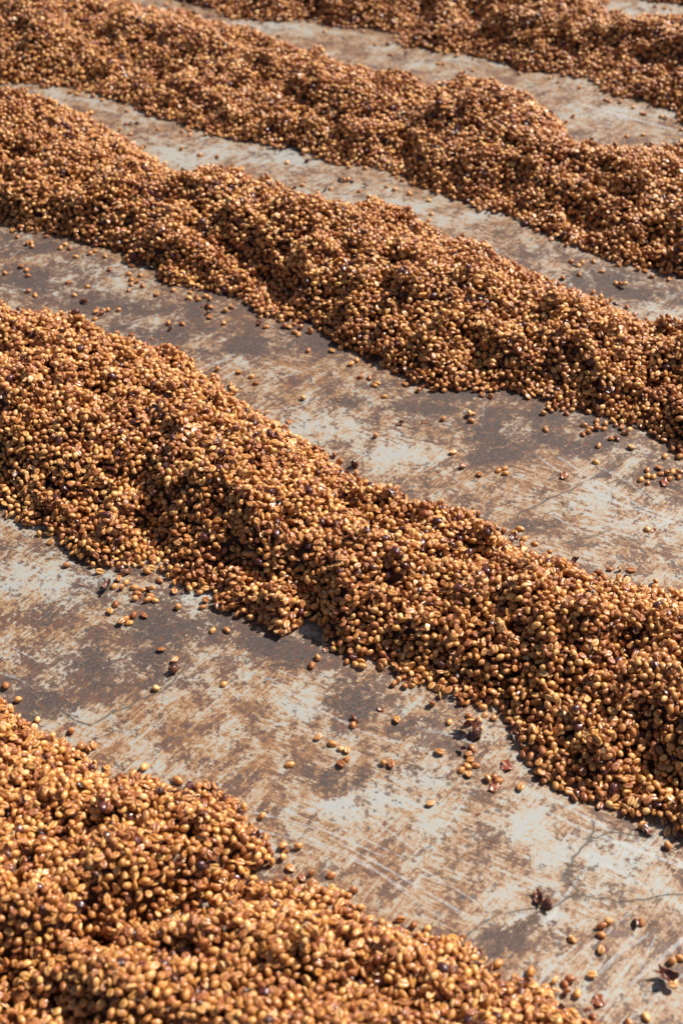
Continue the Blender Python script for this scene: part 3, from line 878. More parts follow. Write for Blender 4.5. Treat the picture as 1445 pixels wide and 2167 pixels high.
CRACKS = [
    tl(0, 1080, 3.6125, .0024, (440, 1500), (480, 1540), (560, 1600), (630, 1625), (700, 1640), (760, 1610), (850, 1550), (960, 1510), (1020, 1480), (1080, 1440), (1230, 1390), (1330, 1310), (1420, 1180)),
    tl(1085, 1847, 4.014, .0013, (480, 80), (560, 150), (500, 200), (410, 250), (350, 290)), tl(1085, 1847, 4.014, .0018, (500, 200), (640, 200), (720, 225), (790, 210), (880, 250), (1000, 240), (1200, 210), (1300, 185), (1460, 180)),
    tl(1085, 1847, 4.014, .0012, (-440, 660), (-400, 560), (-300, 450), (-100, 350), (0, 330), (200, 300)), (.0035, [(1255, 1742), (1250, 1775), (1215, 1810), (1200, 1840), (1188, 1862), (1212, 1880), (1240, 1897)]), (.0012, [(1255, 1775), (1290, 1760), (1370, 1772)]),
    tl(1095, 800, 4.129, .0035, (0, 1200), (150, 1120), (300, 1040)), tl(1095, 800, 4.129, .002, (300, 1040), (480, 970), (560, 920)), tl(1095, 800, 4.129, .005, (640, 880), (780, 820), (900, 750)), tl(1095, 800, 4.129, .0022, (380, 1445), (560, 1405), (690, 1380), (760, 1340)),
]


def jagged(line):
    w, pts = line
    r = random.Random(len(pts) * 31 + int(pts[0][0]))
    out = [pts[0]]
    for (x0, y0), (x1, y1) in zip(pts[:-1], pts[1:]):
        L = math.hypot(x1 - x0, y1 - y0)
        n = max(1, int(L / 7))
        for q in range(1, n + 1):
            t = q / n
            a = 0 if q == n else r.gauss(0, 1.7)
            out.append((x0 + (x1 - x0) * t + a, y0 + (y1 - y0) * t + a * 0.8))
    return (w * 0.85, out)


CRACKS = [jagged(c) for c in CRACKS]


def layers_of(lines, count):
    """lines that come near each other go to different layers"""
    lay = [[] for _ in range(count)]

    def samples(l):
        g = [ground_at(*p) for p in l[1]]
        return np.array([(a[0] + (b[0] - a[0]) * t, a[1] + (b[1] - a[1]) * t) for a, b in zip(g[:-1], g[1:]) for t in np.linspace(0, 1, 12)])
    pts = [[] for _ in range(count)]
    for l in lines:
        sm = samples(l)
        best, bi = -1, 0
        for i in range(count):
            d = 9.0 if not pts[i] else min(float(np.min(np.hypot(sm[:, None, 0] - q[None, :, 0], sm[:, None, 1] - q[None, :, 1]))) for q in pts[i])
            if d > 0.022:
                best, bi = d, i
                break
            if d > best:
                best, bi = d, i
        lay[bi].append(l)
        pts[bi].append(sm)
    return lay


NLAY = 6
SLAYERS = [lines_field(l) for l in layers_of(SCRAPES, NLAY)]
CRK, CRKS, CRKW = lines_field(CRACKS)
me = bpy.data.meshes.new('ground')
co = np.stack([AX, AY, np.zeros_like(AX)], -1).reshape(-1, 3).astype(np.float32)
idx = np.arange(nx * ny).reshape(nx, ny)
quads = np.stack([idx[:-1, :-1], idx[1:, :-1], idx[1:, 1:], idx[:-1, 1:]], -1).reshape(-1, 4)


def fast_mesh(me, co, quads):
    me.vertices.add(len(co))
    me.vertices.foreach_set('co', co.ravel())
    me.loops.add(quads.size)
    me.loops.foreach_set('vertex_index', quads.ravel().astype(np.int32))
    me.polygons.add(len(quads))
    me.polygons.foreach_set('loop_start', (np.arange(len(quads)) * 4).astype(np.int32))
    me.update(calc_edges=True)


fast_mesh(me, co, quads)
for nm, arr in (('dark', DARK), ('clean', CLEAN), ('crack', CRK), ('crack_side', CRKS), ('crack_half', CRKW)) + tuple(x for i, q in enumerate(SLAYERS) for x in ((f'scrape{i}', q[0]), (f'scrape{i}_side', q[1]), (f'scrape{i}_half', q[2]))):
    a = me.attributes.new(nm, 'FLOAT', 'POINT')
    a.data.foreach_set('value', arr.reshape(-1).astype(np.float32))


def ground_material():
    M = NT('stained_concrete')
    geo = M.n('ShaderNodeNewGeometry')
    pos = geo.outputs['Position']
    dark = M.attr('dark'); clean = M.attr('clean'); 

    def line_of(n):
        across = M.math('SUBTRACT', M.math('ABSOLUTE', M.attr(n + '_side')), M.math('MULTIPLY', M.attr(n + '_half'), 0.75))
        return M.math('MAXIMUM', across, M.math('SUBTRACT', M.attr(n), 0.004))
    scr = line_of('scrape0')
    for i in range(1, NLAY):
        scr = M.math('MINIMUM', scr, line_of(f'scrape{i}'))
    crk = line_of('crack')

    def streak(angle, sx, sy, detail=3, rough=0.6, off=0.0, warp=True):
        mp = M.n('ShaderNodeMapping')
        mp.vector_type = 'POINT'
        M.l(pos, mp.inputs[0])
        mp.inputs['Rotation'].default_value = (0, 0, -math.radians(angle))
        mp.inputs['Location'].default_value = (off, off * 0.7, 0)
        m2 = M.n('ShaderNodeMapping')
        M.l(mp.outputs[0], m2.inputs[0])
        m2.inputs['Scale'].default_value = (sx, sy, 1)
        return M.noise(m2.outputs[0], 1.0, detail, rough, 0.0)
    n_big = M.noise(pos, 3.4, 4, 0.6)
    n_mid = M.noise(pos, 15.0, 6, 0.70, 0.3)
    n_jag = M.noise(pos, 62.0, 8, 0.78, 0.3)
    n_fine = M.noise(pos, 300.0, 4, 0.75)
    n_grit = M.noise(pos, 1100.0, 2, 0.6)
    n_sp = M.noise(pos, 150.0, 7, 0.82, 0.2)
    # scraping directions on the yard
    AA, BB = -28.0, 52.0
    sa = streak(AA, 24, 430, 5, 0.7)
    sb = streak(BB, 26, 430, 5, 0.7, off=3.1)
    sa2 = streak(AA + 4, 11, 150, 4, 0.65, off=7.0)
    sb2 = streak(BB - 5, 12, 140, 4, 0.65, off=9.0)
    which = M.step(M.noise(pos, 5.2, 3, 0.6, 0.5), 0.45, 0.53)
    inv = M.math('SUBTRACT', 1.0, which)
    st = M.math('ADD', M.math('MULTIPLY', sa, inv), M.math('MULTIPLY', sb, which))
    st2 = M.math('ADD', M.math('MULTIPLY', sa2, inv), M.math('MULTIPLY', sb2, which))
    # pale concrete
    base = M.mix(n_mid, (0.262, 0.264, 0.246), (0.345, 0.362, 0.362))
    base = M.mix(M.step(n_fine, 0.35, 0.7, 0.0, 0.4), base, (0.34, 0.29, 0.22))
    # amber film, combed into streaks
    am = M.math('ADD', M.math('MULTIPLY', M.math('SUBTRACT', st, 0.5), 1.05), M.math('MULTIPLY', M.math('SUBTRACT', st2, 0.5), 0.65))
    am = M.math('ADD', am, M.math('MULTIPLY', M.math('SUBTRACT', n_jag, 0.5), 1.15))
    am = M.math('ADD', am, M.math('MULTIPLY', M.math('SUBTRACT', n_mid, 0.5), 1.25))
    am = M.math('ADD', am, M.math('MULTIPLY', M.math('SUBTRACT', n_big, 0.5), 0.4))
    am = M.math('SUBTRACT', am, M.math('MULTIPLY_ADD', clean, 0.30, -0.01))
    am = M.math('ADD', am, M.math('MULTIPLY', dark, 0.10))
    am = M.math('ADD', am, M.math('MULTIPLY', M.math('SUBTRACT', n_sp, 0.5), 1.1))
    film = M.step(am, -0.34, -0.08)
    amber = M.step(am, -0.17, 0.02)
    deep = M.step(am, 0.0, 0.15)
    base = M.mix(M.math('MULTIPLY', film, 0.48), base, (0.385, 0.27, 0.135))
    tone = M.mix(M.step(n_fine, 0.4, 0.62), (0.325, 0.168, 0.055), (0.25, 0.105, 0.030))
    col = M.mix(M.math('MULTIPLY', amber, 0.82), base, tone)
    col = M.mix(M.math('MULTIPLY', deep, 0.75), col, (0.150, 0.055, 0.020))
    # rust-brown crusts
    n_cr = M.noise(pos, 38.0, 8, 0.75, 0.6)
    ru = M.math('ADD', M.math('MULTIPLY', M.math('SUBTRACT', n_cr, 0.5), 1.2), M.math('MULTIPLY', M.math('SUBTRACT', n_mid, 0.5), 0.6))
    ru = M.math('ADD', ru, M.math('MULTIPLY', M.math('SUBTRACT', st2, 0.5), 0.35))
    ru = M.math('SUBTRACT', ru, M.math('MULTIPLY', clean, 0.12))
    ru = M.math('ADD', ru, M.math('MULTIPLY', dark, 0.16))
    ru = M.math('ADD', ru, M.math('MULTIPLY', M.math('SUBTRACT', n_sp, 0.5), 1.0))
    rust = M.step(ru, 0.055, 0.11)
    col = M.mix(M.math('MULTIPLY', rust, 0.88), col, M.mix(M.step(n_fine, 0.4, 0.62), (0.125, 0.045, 0.022), (0.045, 0.034, 0.032)))
    # dark grey areas with ragged rims
    dk = M.math('ADD', M.math('MULTIPLY_ADD', dark, 0.76, 0.03), M.math('MULTIPLY', M.math('SUBTRACT', n_jag, 0.5), 3.4))
    dk = M.math('ADD', dk, M.math('MULTIPLY', M.math('SUBTRACT', n_mid, 0.5), 3.0))
    dk = M.math('ADD', dk, M.math('MULTIPLY', M.math('SUBTRACT', st, 0.5), 0.9))
    dk = M.math('ADD', dk, M.math('MULTIPLY', M.math('SUBTRACT', n_sp, 0.5), 2.2))
    dmask = M.step(dk, 0.50, 0.70)
    rim = M.step(dk, 0.32, 0.54)
    col = M.mix(M.math('MULTIPLY', rim, 0.45), col, (0.165, 0.085, 0.050))
    dcol = M.mix(M.step(n_mid, 0.40, 0.62), (0.038, 0.038, 0.044), (0.058, 0.045, 0.042))
    dcol = M.mix(M.step(n_sp, 0.51, 0.57, 0.0, 0.5), dcol, (0.115, 0.080, 0.060))
    dcol = M.mix(M.step(n_jag, 0.53, 0.57, 0.0, 0.45), dcol, (0.135, 0.075, 0.045))
    dcol = M.mix(M.step(n_fine, 0.53, 0.64, 0.0, 0.5), dcol, (0.21, 0.155, 0.115))
    dcol = M.mix(M.step(n_fine, 0.47, 0.38, 0.0, 0.45), dcol, (0.030, 0.027, 0.027))
    col = M.mix(M.math('MULTIPLY', dmask, 0.94), col, dcol)
    # dark specks
    vo = M.n('ShaderNodeTexVoronoi')
    vo.feature = 'F1'
    vo.voronoi_dimensions = '2D'
    wv = M.n('ShaderNodeVectorMath', operation='ADD')
    wsc = M.n('ShaderNodeVectorMath', operation='SCALE')
    nv = M.n('ShaderNodeTexNoise')
    nv.inputs['Scale'].default_value = 130
    nv.inputs['Detail'].default_value = 4
    M.l(pos, nv.inputs['Vector'])
    M.l(nv.outputs['Color'], wsc.inputs[0])
    wsc.inputs['Scale'].default_value = 0.012
    M.l(pos, wv.inputs[0])
    M.l(wsc.outputs[0], wv.inputs[1])
    M.l(wv.outputs[0], vo.inputs['Vector'])
    vo.inputs['Scale'].default_value = 80.0
    sep = M.n('ShaderNodeSeparateColor')
    M.l(vo.outputs['Color'], sep.inputs[0])
    rad = M.math('MULTIPLY', M.step(sep.outputs[0], 0.25, 1.0), 0.31)
    spk = M.step(M.math('SUBTRACT', rad, vo.outputs['Distance']), 0.0, 0.05)
    spk = M.math('MULTIPLY', spk, M.step(n_mid, 0.40, 0.52))
    col = M.mix(M.math('MULTIPLY', spk, 0.85), col, M.mix(sep.outputs[1], (0.060, 0.050, 0.048), (0.15, 0.055, 0.028)))
    # bright scrape marks
    sj = M.math('ADD', scr, M.math('MULTIPLY', M.math('SUBTRACT', n_jag, 0.5), 0.007))
    sm = M.step(sj, 0.0006, -0.0006)
    brk = M.step(M.math('ADD', n_mid, M.math('MULTIPLY', n_jag, 0.8)), 0.80, 0.92)
    sm = M.math('MULTIPLY', sm, M.math('MULTIPLY_ADD', brk, 0.75, 0.15))
    comb = M.step(st, 0.42, 0.54, 0.35, 1.0)
    sm = M.math('MULTIPLY', sm, comb)
    sm = M.math('MULTIPLY', sm, M.math('SUBTRACT', 1.0, M.math('MULTIPLY', dmask, 0.72)))
    col = M.mix(M.math('MULTIPLY', sm, 0.68), col, (0.40, 0.415, 0.41))
    # cracks
    cj = M.math('ADD', crk, M.math('MULTIPLY', M.math('SUBTRACT', n_jag, 0.5), 0.005))
    cj = M.math('ADD', cj, M.math('MULTIPLY', M.math('SUBTRACT', n_fine, 0.5), 0.003))
    cm = M.step(cj, 0.0006, -0.0004)
    halo = M.step(M.math('ADD', cj, M.math('MULTIPLY', M.math('SUBTRACT', n_jag, 0.5), 0.03)), 0.004, 0.0)
    col = M.mix(M.math('MULTIPLY', halo, 0.30), col, (0.16, 0.115, 0.08))
    col = M.mix(M.math('MULTIPLY', cm, 0.88), col, (0.075, 0.058, 0.048))
    col = M.mix(M.step(n_grit, 0.6, 0.8, 0.0, 0.3), col, (0.10, 0.07, 0.05))
    M.l(col, M.bsdf.inputs['Base Color'])
    # sticky residue glistens, bare concrete is duller
    rg = M.math('MULTIPLY_ADD', n_fine, 0.35, 0.36)
    rg = M.math('ADD', rg, M.math('MULTIPLY', amber, -0.10))
    rg = M.math('ADD', rg, M.math('MULTIPLY', dmask, 0.22))
    M.l(rg, M.bsdf.inputs['Roughness'])
    M.l(M.math('MULTIPLY_ADD', dmask, -0.25, 0.5), M.bsdf.inputs['Specular IOR Level'])
    wet = M.step(M.math('ADD', M.math('MULTIPLY', M.noise(pos, 420.0, 3, 0.6), 1.0), M.math('MULTIPLY', n_mid, 0.25)), 0.77, 0.82)
    M.l(M.math('MULTIPLY', wet, 0.9), M.bsdf.inputs['Coat Weight'])
    M.bsdf.inputs['Coat Roughness'].default_value = 0.08
    hgt = M.math('ADD', M.math('MULTIPLY', n_fine, 0.6), M.math('MULTIPLY', n_grit, 0.35))
    hgt = M.math('ADD', hgt, M.math('MULTIPLY', amber, 0.25))
    hgt = M.math('ADD', hgt, M.math('MULTIPLY', rust, 0.5))
    hgt = M.math('ADD', hgt, M.math('MULTIPLY', dmask, 0.3))
    hgt = M.math('ADD', hgt, M.math('MULTIPLY', wet, 1.2))
    hgt = M.math('SUBTRACT', hgt, M.math('MULTIPLY', cm, 2.5))
    b = M.n('ShaderNodeBump')
    b.inputs['Strength'].default_value = 0.55
    b.inputs['Distance'].default_value = 0.0008
    M.l(hgt, b.inputs['Height'])
    M.l(b.outputs[0], M.bsdf.inputs['Normal'])
    return M.m


me.materials.append(ground_material())
ground = link('ground', me)
ground['kind'] = 'structure'

# ------------------------------------------------------------------ drop the loose pieces
ORD = ['leftmost', 'second from left', 'third from left', 'fourth from left', 'fifth from left', 'sixth from left', 'seventh from left']
NUM = {2: 'two', 3: 'three', 4: 'four', 5: 'five', 6: 'six', 7: 'seven', 8: 'eight', 9: 'nine', 10: 'ten'}
WHAT = {'bean': ('coffee_bean', 'bean', 'loose beans strewn on the concrete'), 'husk': ('cherry_skin', 'cherry skin', 'dried cherry skins on the concrete')}
LOOK = {'u': 'tan bean, crease side up,', 'd': 'tan bean, rounded back up,', 'e': 'tan bean tipped on edge', 'r': 'round tan bean', 'g': 'pale green bean',
        'h': 'small dark cherry skin', 'H': 'large torn cherry skin', 'l': 'shiny brown lump of dried pulp', 'f': 'tiny red skin flake', 'F': 'thin flat film of red skin'}
SAME = {'u': 'creased tan beans', 'd': 'smooth backed tan beans', 'e': 'tan beans tipped on edge', 'r': 'round tan beans', 'g': 'pale green beans',
        'h': 'small dark skins', 'H': 'large torn skins', 'l': 'brown lumps', 'f': 'tiny red flakes', 'F': 'red skin films'}
KEEP = []
for px, py, k in LOOSE:
    if any(abs(px - q[0]) < 4.5 and abs(py - q[1]) < 4.0 for q in KEEP):
        continue
    KEEP.append((px, py, k))
groups = {}
for px, py, k in KEEP:
    pl = min(range(len(PLACES)), key=lambda i: ((PLACES[i][0] - px) ** 2 + ((PLACES[i][1] - py) * 1.3) ** 2))
    groups.setdefault((pl, k), []).append((px, py))
# cherries and skins lie thickest here (pixels of the photograph)
DARK_SPOTS = [(960, 1190, 110, .07), (820, 1170, 70, .06), (1000, 1110, 60, .10), (350, 880, 60, .05), (560, 930, 60, .04), (480, 1740, 70, .10), (560, 1830, 50, .10), (340, 1670, 50, .08), (120, 1570, 50, .06),
              (1020, 1470, 60, .10), (640, 470, 60, .04), (330, 570, 40, .07), (1200, 740, 60, .04), (250, 1170, 50, .06), (1330, 1530, 90, .03), (1130, 210, 60, .04), (700, 700, 50, .05)]
DARK_KINDS = [i for i, k in enumerate(KINDS) if k[0] in ('dried_cherry', 'cherry_skin')]
RAD2 = 12
gx2 = np.arange(-RAD2, RAD2 + 1) * CELL
PX_S, PY_S, = PX, PY
lr = random.Random(5)
for (pl, k), pts in groups.items():
    pts.sort()
    n = len(pts)
    for i, (px, py) in enumerate(pts):
        if n == 1:
            label = LOOK[k] + ' ' + PLACES[pl][2]
        else:
            pos_w = 'rightmost' if i == n - 1 else 'middle' if (n == 3 and i == 1) else ORD[min(i, 6)]
            label = pos_w + ' of ' + NUM.get(n, 'many') + ' ' + SAME[k] + ' ' + PLACES[pl][2]
        if k in 'udeg':
            kind = 0 if k == 'g' else lr.choice([0, 0, 1, 1, 2])
            me_ = GREEN_MESH if k == 'g' else KINDS[kind][1]
            ext = KINDS[kind][2]
            roll = {'u': math.pi, 'g': math.pi, 'd': 0.0, 'e': math.pi / 2 * lr.choice([-1, 1])}[k] + lr.uniform(-0.22, 0.22)
            tilt = lr.uniform(-0.15, 0.15)
            nm, cat = 'coffee_bean', 'bean'
        elif k == 'r':
            kind = 3; me_ = KINDS[3][1]; ext = KINDS[3][2]; roll = lr.uniform(0, 6); tilt = 0.2; nm, cat = 'coffee_bean', 'bean'
        elif k == 'h':
            kind = lr.choice(HUSK_KINDS); me_ = KINDS[kind][1]; ext = KINDS[kind][2]; roll = lr.choice([0, math.pi]) + lr.uniform(-.4, .4); tilt = lr.uniform(-.4, .4); nm, cat = 'cherry_skin', 'cherry skin'
        elif k == 'H':
            me_ = lr.choice(HUSK_BIG); ext = (0.009, 0.0075, 0.004); roll = lr.choice([0, math.pi]) + lr.uniform(-.4, .4); tilt = lr.uniform(-.3, .3); nm, cat = 'cherry_skin', 'cherry skin'
        elif k == 'F':
            me_ = FILM; ext = (0.007, 0.006, 0.0006); roll = 0; tilt = 0; nm, cat = 'skin_film', 'skin film'
        elif k == 'f':
            me_ = FLAKE; ext = (0.0032, 0.0026, 0.0010); roll = lr.uniform(-.2, .2); tilt = 0; nm, cat = 'skin_flake', 'skin flake'
        else:
            me_ = LUMP; ext = (0.006, 0.0054, 0.0048); roll = 0; tilt = 0; nm, cat = 'pulp_lump', 'dried pulp'
        x, y = ground_at(px, py, 0.003)
        yaw = lr.uniform(0, 2 * math.pi)
        R = pose(tilt, roll, yaw)
        low, top, okm = footprint(R, ext)
        ci, cj = cell_of(x, y)
        if not (RAD < ci < NX - RAD - 1 and RAD < cj < NY - RAD - 1):
            continue
        sub = H[ci - RAD:ci + RAD + 1, cj - RAD:cj + RAD + 1]
        zc = float(np.max(sub - low))
        # rest the real shape, not the ellipsoid, on the ground
        vs = np.empty(len(me_.vertices) * 3, np.float32)
        me_.vertices.foreach_get('co', vs)
        zmin = float((vs.reshape(-1, 3) @ R.T)[:, 2].min())
        if float(np.max(sub[okm])) <= 1e-6:
            zc = -zmin - 0.0002
        else:
            zc = min(zc, 0.011)
        H[ci - RAD:ci + RAD + 1, cj - RAD:cj + RAD + 1] = np.where(okm, np.maximum(sub, zc + top), sub)
        o = link(nm, me_)
        s = lr.uniform(0.93, 1.08) * (1.1 if k == 'H' else 1.0)
        Mx = Matrix([list(map(float, R[0])), list(map(float, R[1])), list(map(float, R[2]))]).to_4x4()
        o.matrix_world = Matrix.Translation((x, y, zc)) @ Mx @ Matrix.Scale(s, 4)
        if len(label.split()) > 16:
            label = ' '.join(w_ for w_ in label.split() if w_ != 'the')
        if len(label.split()) > 16:
            label = label.replace('smooth backed tan', 'smooth tan').replace('just ', '').replace(', rounded back up,', '').replace(', crease side up,', '')
        o['label'] = label
        o['category'] = cat
        o['group'] = {'coffee_bean': 'loose beans strewn on the concrete', 'cherry_skin': 'dried cherry skins on the concrete', 'skin_flake': 'red skin flakes on the concrete', 'skin_film': 'flat red skin films on the concrete'}.get(nm, 'dried pulp on the concrete')

# ------------------------------------------------------------------ drop the heaps bean by bean
cand_x = []; cand_y = []
NP = 6
sp = 0.0062
ys = np.arange(GY0 + 0.02, GY1 - 0.02, sp)
xs = np.arange(GX0 + 0.02, GX1 - 0.02, sp)
SX, SY = np.meshgrid(xs, ys, indexing='ij')
# keep what the photograph or a camera a step aside could see
oi_ = np.clip(((SX - GX0) / C6).astype(int), 0, owner.shape[0] - 1)
oj_ = np.clip(((SY - GY0) / C6).astype(int), 0, owner.shape[1] - 1)
own_s = owner[oi_, oj_]
ppx, ppy = to_pixel(SX, SY, 0.05)
fr_s = fringe[oi_, oj_]
crumb = (own_s < 0) & (fr_s > -0.03) & (rng.random(SX.shape) < 0.24 * np.exp(fr_s / 0.007))
for_crumb = np.argwhere(crumb)
owner_full = np.where(owner >= 0, owner, fringe_of)
keepm = ((own_s >= 0) | crumb) & (ppx > -330) & (ppx < 1775) & (ppy > -230) & (ppy < 2560)
base_pts = np.stack([SX[keepm], SY[keepm]], -1)
base_crumb = crumb[keepm]
kind_cum = np.cumsum(SHARES)
drops = []
R1 = RAD + 1
for ps in range(NP):
    pts = base_pts + rng.uniform(-sp * 0.6, sp * 0.6, base_pts.shape)
    order_ = rng.permutation(len(pts))
    pts = pts[order_]
    cr_ = base_crumb[order_] & (ps == 0)
    kk = np.searchsorted(kind_cum, rng.random(len(pts)))
    qq = rng.integers(0, 44, len(pts))
    ii = ((pts[:, 0] - GX0) / CELL).astype(int)
    jj = ((pts[:, 1] - GY0) / CELL).astype(int)
    open_ = ((TARGET[ii, jj] - H[ii, jj]) > 0.0015) | cr_
    ii = ii[open_]; jj = jj[open_]; kk = kk[open_]; qq = qq[open_]; pts = pts[open_]; cr_ = cr_[open_]
    px_, py_ = to_pixel(pts[:, 0], pts[:, 1], 0.06)
    pd = 0.012 + 0.04 * np.clip(fbm(pts[:, 0], pts[:, 1], 0.09, 2, 63) - 0.15, 0, 1)
    for sx_, sy_, sr_, sa_ in DARK_SPOTS:
        pd = pd + sa_ * np.exp(-((px_ - sx_) ** 2 + ((py_ - sy_) * 1.3) ** 2) / sr_ ** 2)
    kk = np.where(rng.random(len(kk)) < pd, rng.choice(DARK_KINDS, len(kk)), kk)
    jit = rng.integers(-3, 4, (len(ii), 2, 2))
    for a in range(len(ii)):
        i = int(ii[a]); j = int(jj[a])
        free = bool(cr_[a])
        if not free and TARGET[i, j] - H[i, j] < 0.0015:
            continue
        k = int(kk[a])
        R, low, top, okm = POSES[k][int(qq[a])]
        bz = float((H[i - RAD:i + R1, j - RAD:j + R1] - low).max())
        bi, bj = i, j
        for d0, d1 in jit[a]:
            i2 = i + int(d0); j2 = j + int(d1)
            z2 = float((H[i2 - RAD:i2 + R1, j2 - RAD:j2 + R1] - low).max())
            if z2 < bz:
                bz, bi, bj = z2, i2, j2
        if bz > (0.006 if free else TARGET[bi, bj] + 0.0045):
            continue
        sub = H[bi - RAD:bi + R1, bj - RAD:bj + R1]
        np.maximum(sub, bz + top, out=sub)
        drops.append((bi, bj, bz, k, int(qq[a])))
D = np.array([(d[0], d[1], d[3], d[4]) for d in drops], dtype=np.int64)
Z = np.array([d[2] for d in drops], dtype=np.float32)
print('dropped', len(drops))
XW = GX0 + (D[:, 0] + 0.5 + rng.uniform(-.4, .4, len(D))) * CELL
YW = GY0 + (D[:, 1] + 0.5 + rng.uniform(-.4, .4, len(D))) * CELL
own_d = owner_full[np.clip(((XW - GX0) / C6).astype(int), 0, owner.shape[0] - 1), np.clip(((YW - GY0) / C6).astype(int), 0, owner.shape[1] - 1)]
vis = (H[D[:, 0], D[:, 1]] - Z) < 0.0042
dpx, dpy = to_pixel(XW, YW, Z)
inframe = (dpx > 4) & (dpx < 1441) & (dpy > 4) & (dpy < 2163)
dist = YW * CP + (CAM_H - Z) * SP
SCL = rng.uniform(0.95, 1.12, len(D))

EUL = {}
for k in range(len(KINDS)):
    for q in range(44):
        R = POSES[k][q][0]
        EUL[(k, q)] = Matrix([list(map(float, r)) for r in R])
eul_tab = np.zeros((len(KINDS), 44, 3), np.float32)
for (k, q), m in EUL.items():
    e = m.to_euler('XYZ')
    eul_tab[k, q] = (e.x, e.y, e.z)

# geometry-node tree shared by the heaps: beans too many to count are set on stored points
protos = []
for k, kd in enumerate(KINDS):
    protos.append(kd[1])


def heap_nodes(proto_objs):
    ng = bpy.data.node_groups.new('set_beans', 'GeometryNodeTree')
    ng.interface.new_socket('Geometry', in_out='INPUT', socket_type='NodeSocketGeometry')
    ng.interface.new_socket('Geometry', in_out='OUTPUT', socket_type='NodeSocketGeometry')
    N = ng.nodes; L = ng.links
    gi = N.new('NodeGroupInput'); go = N.new('NodeGroupOutput')

    def named(nm, typ):
        a = N.new('GeometryNodeInputNamedAttribute')
        a.data_type = typ
        a.inputs['Name'].default_value = nm
        return a.outputs['Attribute']
    sp_ = N.new('GeometryNodeSeparateGeometry')
    sp_.domain = 'POINT'
    L.new(gi.outputs[0], sp_.inputs['Geometry'])
    L.new(named('seat', 'BOOLEAN'), sp_.inputs['Selection'])
    join = N.new('GeometryNodeJoinGeometry')
    for po in reversed(proto_objs):
        ob = N.new('GeometryNodeObjectInfo')
        ob.transform_space = 'ORIGINAL'
        ob.inputs['Object'].default_value = po
        ob.inputs['As Instance'].default_value = False
        g2 = N.new('GeometryNodeGeometryToInstance')
        L.new(ob.outputs['Geometry'], g2.inputs[0])
        L.new(g2.outputs[0], join.inputs[0])
    iop = N.new('GeometryNodeInstanceOnPoints')
    L.new(sp_.outputs['Selection'], iop.inputs['Points'])
    L.new(join.outputs[0], iop.inputs['Instance'])
    iop.inputs['Pick Instance'].default_value = True
    L.new(named('sort', 'INT'), iop.inputs['Instance Index'])
    e2r = N.new('FunctionNodeEulerToRotation')
    L.new(named('turn', 'FLOAT_VECTOR'), e2r.inputs[0])
    L.new(e2r.outputs[0], iop.inputs['Rotation'])
    L.new(named('size', 'FLOAT'), iop.inputs['Scale'])
    j2 = N.new('GeometryNodeJoinGeometry')
    L.new(sp_.outputs['Inverted'], j2.inputs[0])
    L.new(iop.outputs[0], j2.inputs[0])
    L.new(j2.outputs[0], go.inputs[0])
    return ng


NG = None
PROTO_OBJ = {}
heap_objs = []
indiv_idx = set()
plan = []
for hi, hp in enumerate(HEAPS):
    sel = np.where(own_d == hi)[0]
    if len(sel) == 0:
        continue
    gxy = ground_at(*hp['front'][len(hp['front']) // 2])
    x0 = float(np.median(XW[sel])); y0 = float(np.median(YW[sel]))
    root = bpy.data.objects.new('bean_heap', None)
    root.empty_display_size = 0.05
    root.location = (x0, y0, 0)
    COL.objects.link(root)
    root['label'] = hp['label']
    root['category'] = 'heap'
    root['group'] = 'long heaps of drying coffee beans'
    single = []
    for names, cap in ((('coffee_bean',), 300), (('cherry_skin',), 120), (('dried_cherry',), 120)):
        ks = [k for k in range(len(KINDS)) if KINDS[k][0] in names]
        c = sel[vis[sel] & inframe[sel] & np.isin(D[sel, 2], ks)]
        c = c[np.argsort(dist[c])][:cap]
        single += list(c)
    for a in single:
        k = int(D[a, 2]); q = int(D[a, 3])
        o = bpy.data.objects.new(KINDS[k][0], KINDS[k][1])
        o.parent = root
        m = Matrix.Translation((float(XW[a]) - x0, float(YW[a]) - y0, float(Z[a]))) @ EUL[(k, q)].to_4x4() @ Matrix.Scale(float(SCL[a]), 4)
        o.matrix_basis = m
        COL.objects.link(o)
        PROTO_OBJ.setdefault(k, o)
    rest = np.setdiff1d(sel, np.array(single, dtype=int))
    plan.append((hi, root, x0, y0, rest))
for k, kd in enumerate(KINDS):
    if k not in PROTO_OBJ:                       # a kind nobody picked out: take one from the first heap
        for pi, (hi, root, x0, y0, rest) in enumerate(plan):
            c = rest[(D[rest, 2] == k)]
            if len(c):
                a = c[np.argmin(dist[c] + 9 * (~inframe[c]))]
                o = bpy.data.objects.new(kd[0], kd[1])
                o.parent = root
                o.matrix_basis = Matrix.Translation((float(XW[a]) - x0, float(YW[a]) - y0, float(Z[a]))) @ EUL[(k, int(D[a, 3]))].to_4x4()
                COL.objects.link(o)
                PROTO_OBJ[k] = o
                plan[pi] = (hi, root, x0, y0, rest[rest != a])
                break
NG = heap_nodes([PROTO_OBJ[k] for k in range(len(KINDS))])
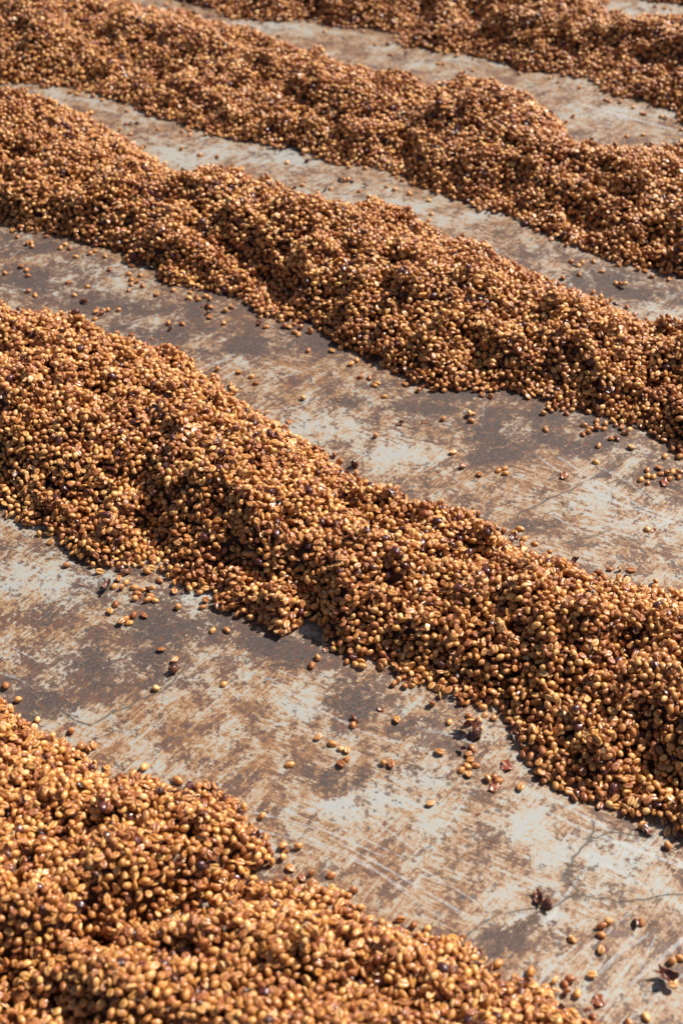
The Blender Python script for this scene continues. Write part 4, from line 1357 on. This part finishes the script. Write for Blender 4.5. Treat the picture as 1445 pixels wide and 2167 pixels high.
for hi, root, x0, y0, rest in plan:
    # core one to two beans below the skin, coloured dark as gap shade
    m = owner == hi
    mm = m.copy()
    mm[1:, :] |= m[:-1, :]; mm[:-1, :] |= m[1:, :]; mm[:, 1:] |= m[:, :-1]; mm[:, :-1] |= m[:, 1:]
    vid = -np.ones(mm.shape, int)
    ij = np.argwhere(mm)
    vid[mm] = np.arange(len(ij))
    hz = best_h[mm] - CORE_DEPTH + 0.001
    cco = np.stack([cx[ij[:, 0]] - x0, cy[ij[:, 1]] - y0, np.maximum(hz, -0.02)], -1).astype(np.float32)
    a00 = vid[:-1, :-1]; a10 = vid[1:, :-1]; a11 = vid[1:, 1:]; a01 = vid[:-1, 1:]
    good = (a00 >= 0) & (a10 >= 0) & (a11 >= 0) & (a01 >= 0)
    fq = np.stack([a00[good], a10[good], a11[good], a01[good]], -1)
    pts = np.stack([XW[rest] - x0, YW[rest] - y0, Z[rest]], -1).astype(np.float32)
    mesh = bpy.data.meshes.new('gap_shade_core')
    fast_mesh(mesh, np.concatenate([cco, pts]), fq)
    mesh.polygons.foreach_set('use_smooth', [True] * len(mesh.polygons))
    nC, nP = len(cco), len(pts)
    a = mesh.attributes.new('seat', 'BOOLEAN', 'POINT'); a.data.foreach_set('value', np.concatenate([np.zeros(nC, bool), np.ones(nP, bool)]))
    a = mesh.attributes.new('sort', 'INT', 'POINT'); a.data.foreach_set('value', np.concatenate([np.zeros(nC, np.int32), D[rest, 2].astype(np.int32)]))
    a = mesh.attributes.new('size', 'FLOAT', 'POINT'); a.data.foreach_set('value', np.concatenate([np.ones(nC, np.float32), SCL[rest].astype(np.float32)]))
    tv = np.zeros((nC + nP, 3), np.float32)
    tv[nC:] = eul_tab[D[rest, 2], D[rest, 3]]
    a = mesh.attributes.new('turn', 'FLOAT_VECTOR', 'POINT'); a.data.foreach_set('vector', tv.ravel())
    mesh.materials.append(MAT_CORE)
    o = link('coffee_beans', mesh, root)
    o['kind'] = 'stuff'
    md = o.modifiers.new('set_beans', 'NODES')
    md.node_group = NG

# ------------------------------------------------------------------ specks of skin and chaff swept over the concrete, beyond counting
nC = 5200
ux = rng.uniform(GX0 + 0.05, GX1 - 0.05, nC)
uy = rng.uniform(GY0 + 0.05, GY1 - 0.1, nC)
ui = np.clip(((ux - GX0) / C6).astype(int), 0, owner.shape[0] - 1)
uj = np.clip(((uy - GY0) / C6).astype(int), 0, owner.shape[1] - 1)
fr = fringe[ui, uj]
clus = fbm(ux, uy, 0.07, 2, 91)
okc = (fr < -0.001) & (rng.random(nC) < np.clip(0.22 + 0.9 * np.exp(fr / 0.02) + 0.8 * clus, 0.05, 1))
ux, uy = ux[okc], uy[okc]
n = len(ux)
FLAKE_I = [i for i, k in enumerate(KINDS) if k[0] == 'skin_flake'][0]
PARCH_I = [i for i, k in enumerate(KINDS) if k[0] == 'parchment_scrap'][0]
HUSK_I = HUSK_KINDS[0]
kind_c = rng.choice([FLAKE_I, FLAKE_I, HUSK_I, PARCH_I], n)
size_c = rng.uniform(0.12, 0.52, n) * np.where(kind_c == HUSK_I, 0.45, 1.0)
mesh = bpy.data.meshes.new('chaff')
mesh.from_pydata([(float(a), float(b), 0.0006) for a, b in zip(ux, uy)], [], [])
a = mesh.attributes.new('seat', 'BOOLEAN', 'POINT'); a.data.foreach_set('value', np.ones(n, bool))
a = mesh.attributes.new('sort', 'INT', 'POINT'); a.data.foreach_set('value', kind_c.astype(np.int32))
a = mesh.attributes.new('size', 'FLOAT', 'POINT'); a.data.foreach_set('value', size_c.astype(np.float32))
tv = np.stack([rng.normal(0, .25, n), rng.normal(0, .25, n), rng.uniform(0, 6.28, n)], -1).astype(np.float32)
a = mesh.attributes.new('turn', 'FLOAT_VECTOR', 'POINT'); a.data.foreach_set('vector', tv.ravel())
o = link('debris', mesh)
o['kind'] = 'stuff'
o['label'] = 'fine specks of dried skin and chaff scattered over the stained concrete'
o['category'] = 'debris'
md = o.modifiers.new('set_specks', 'NODES')
md.node_group = NG
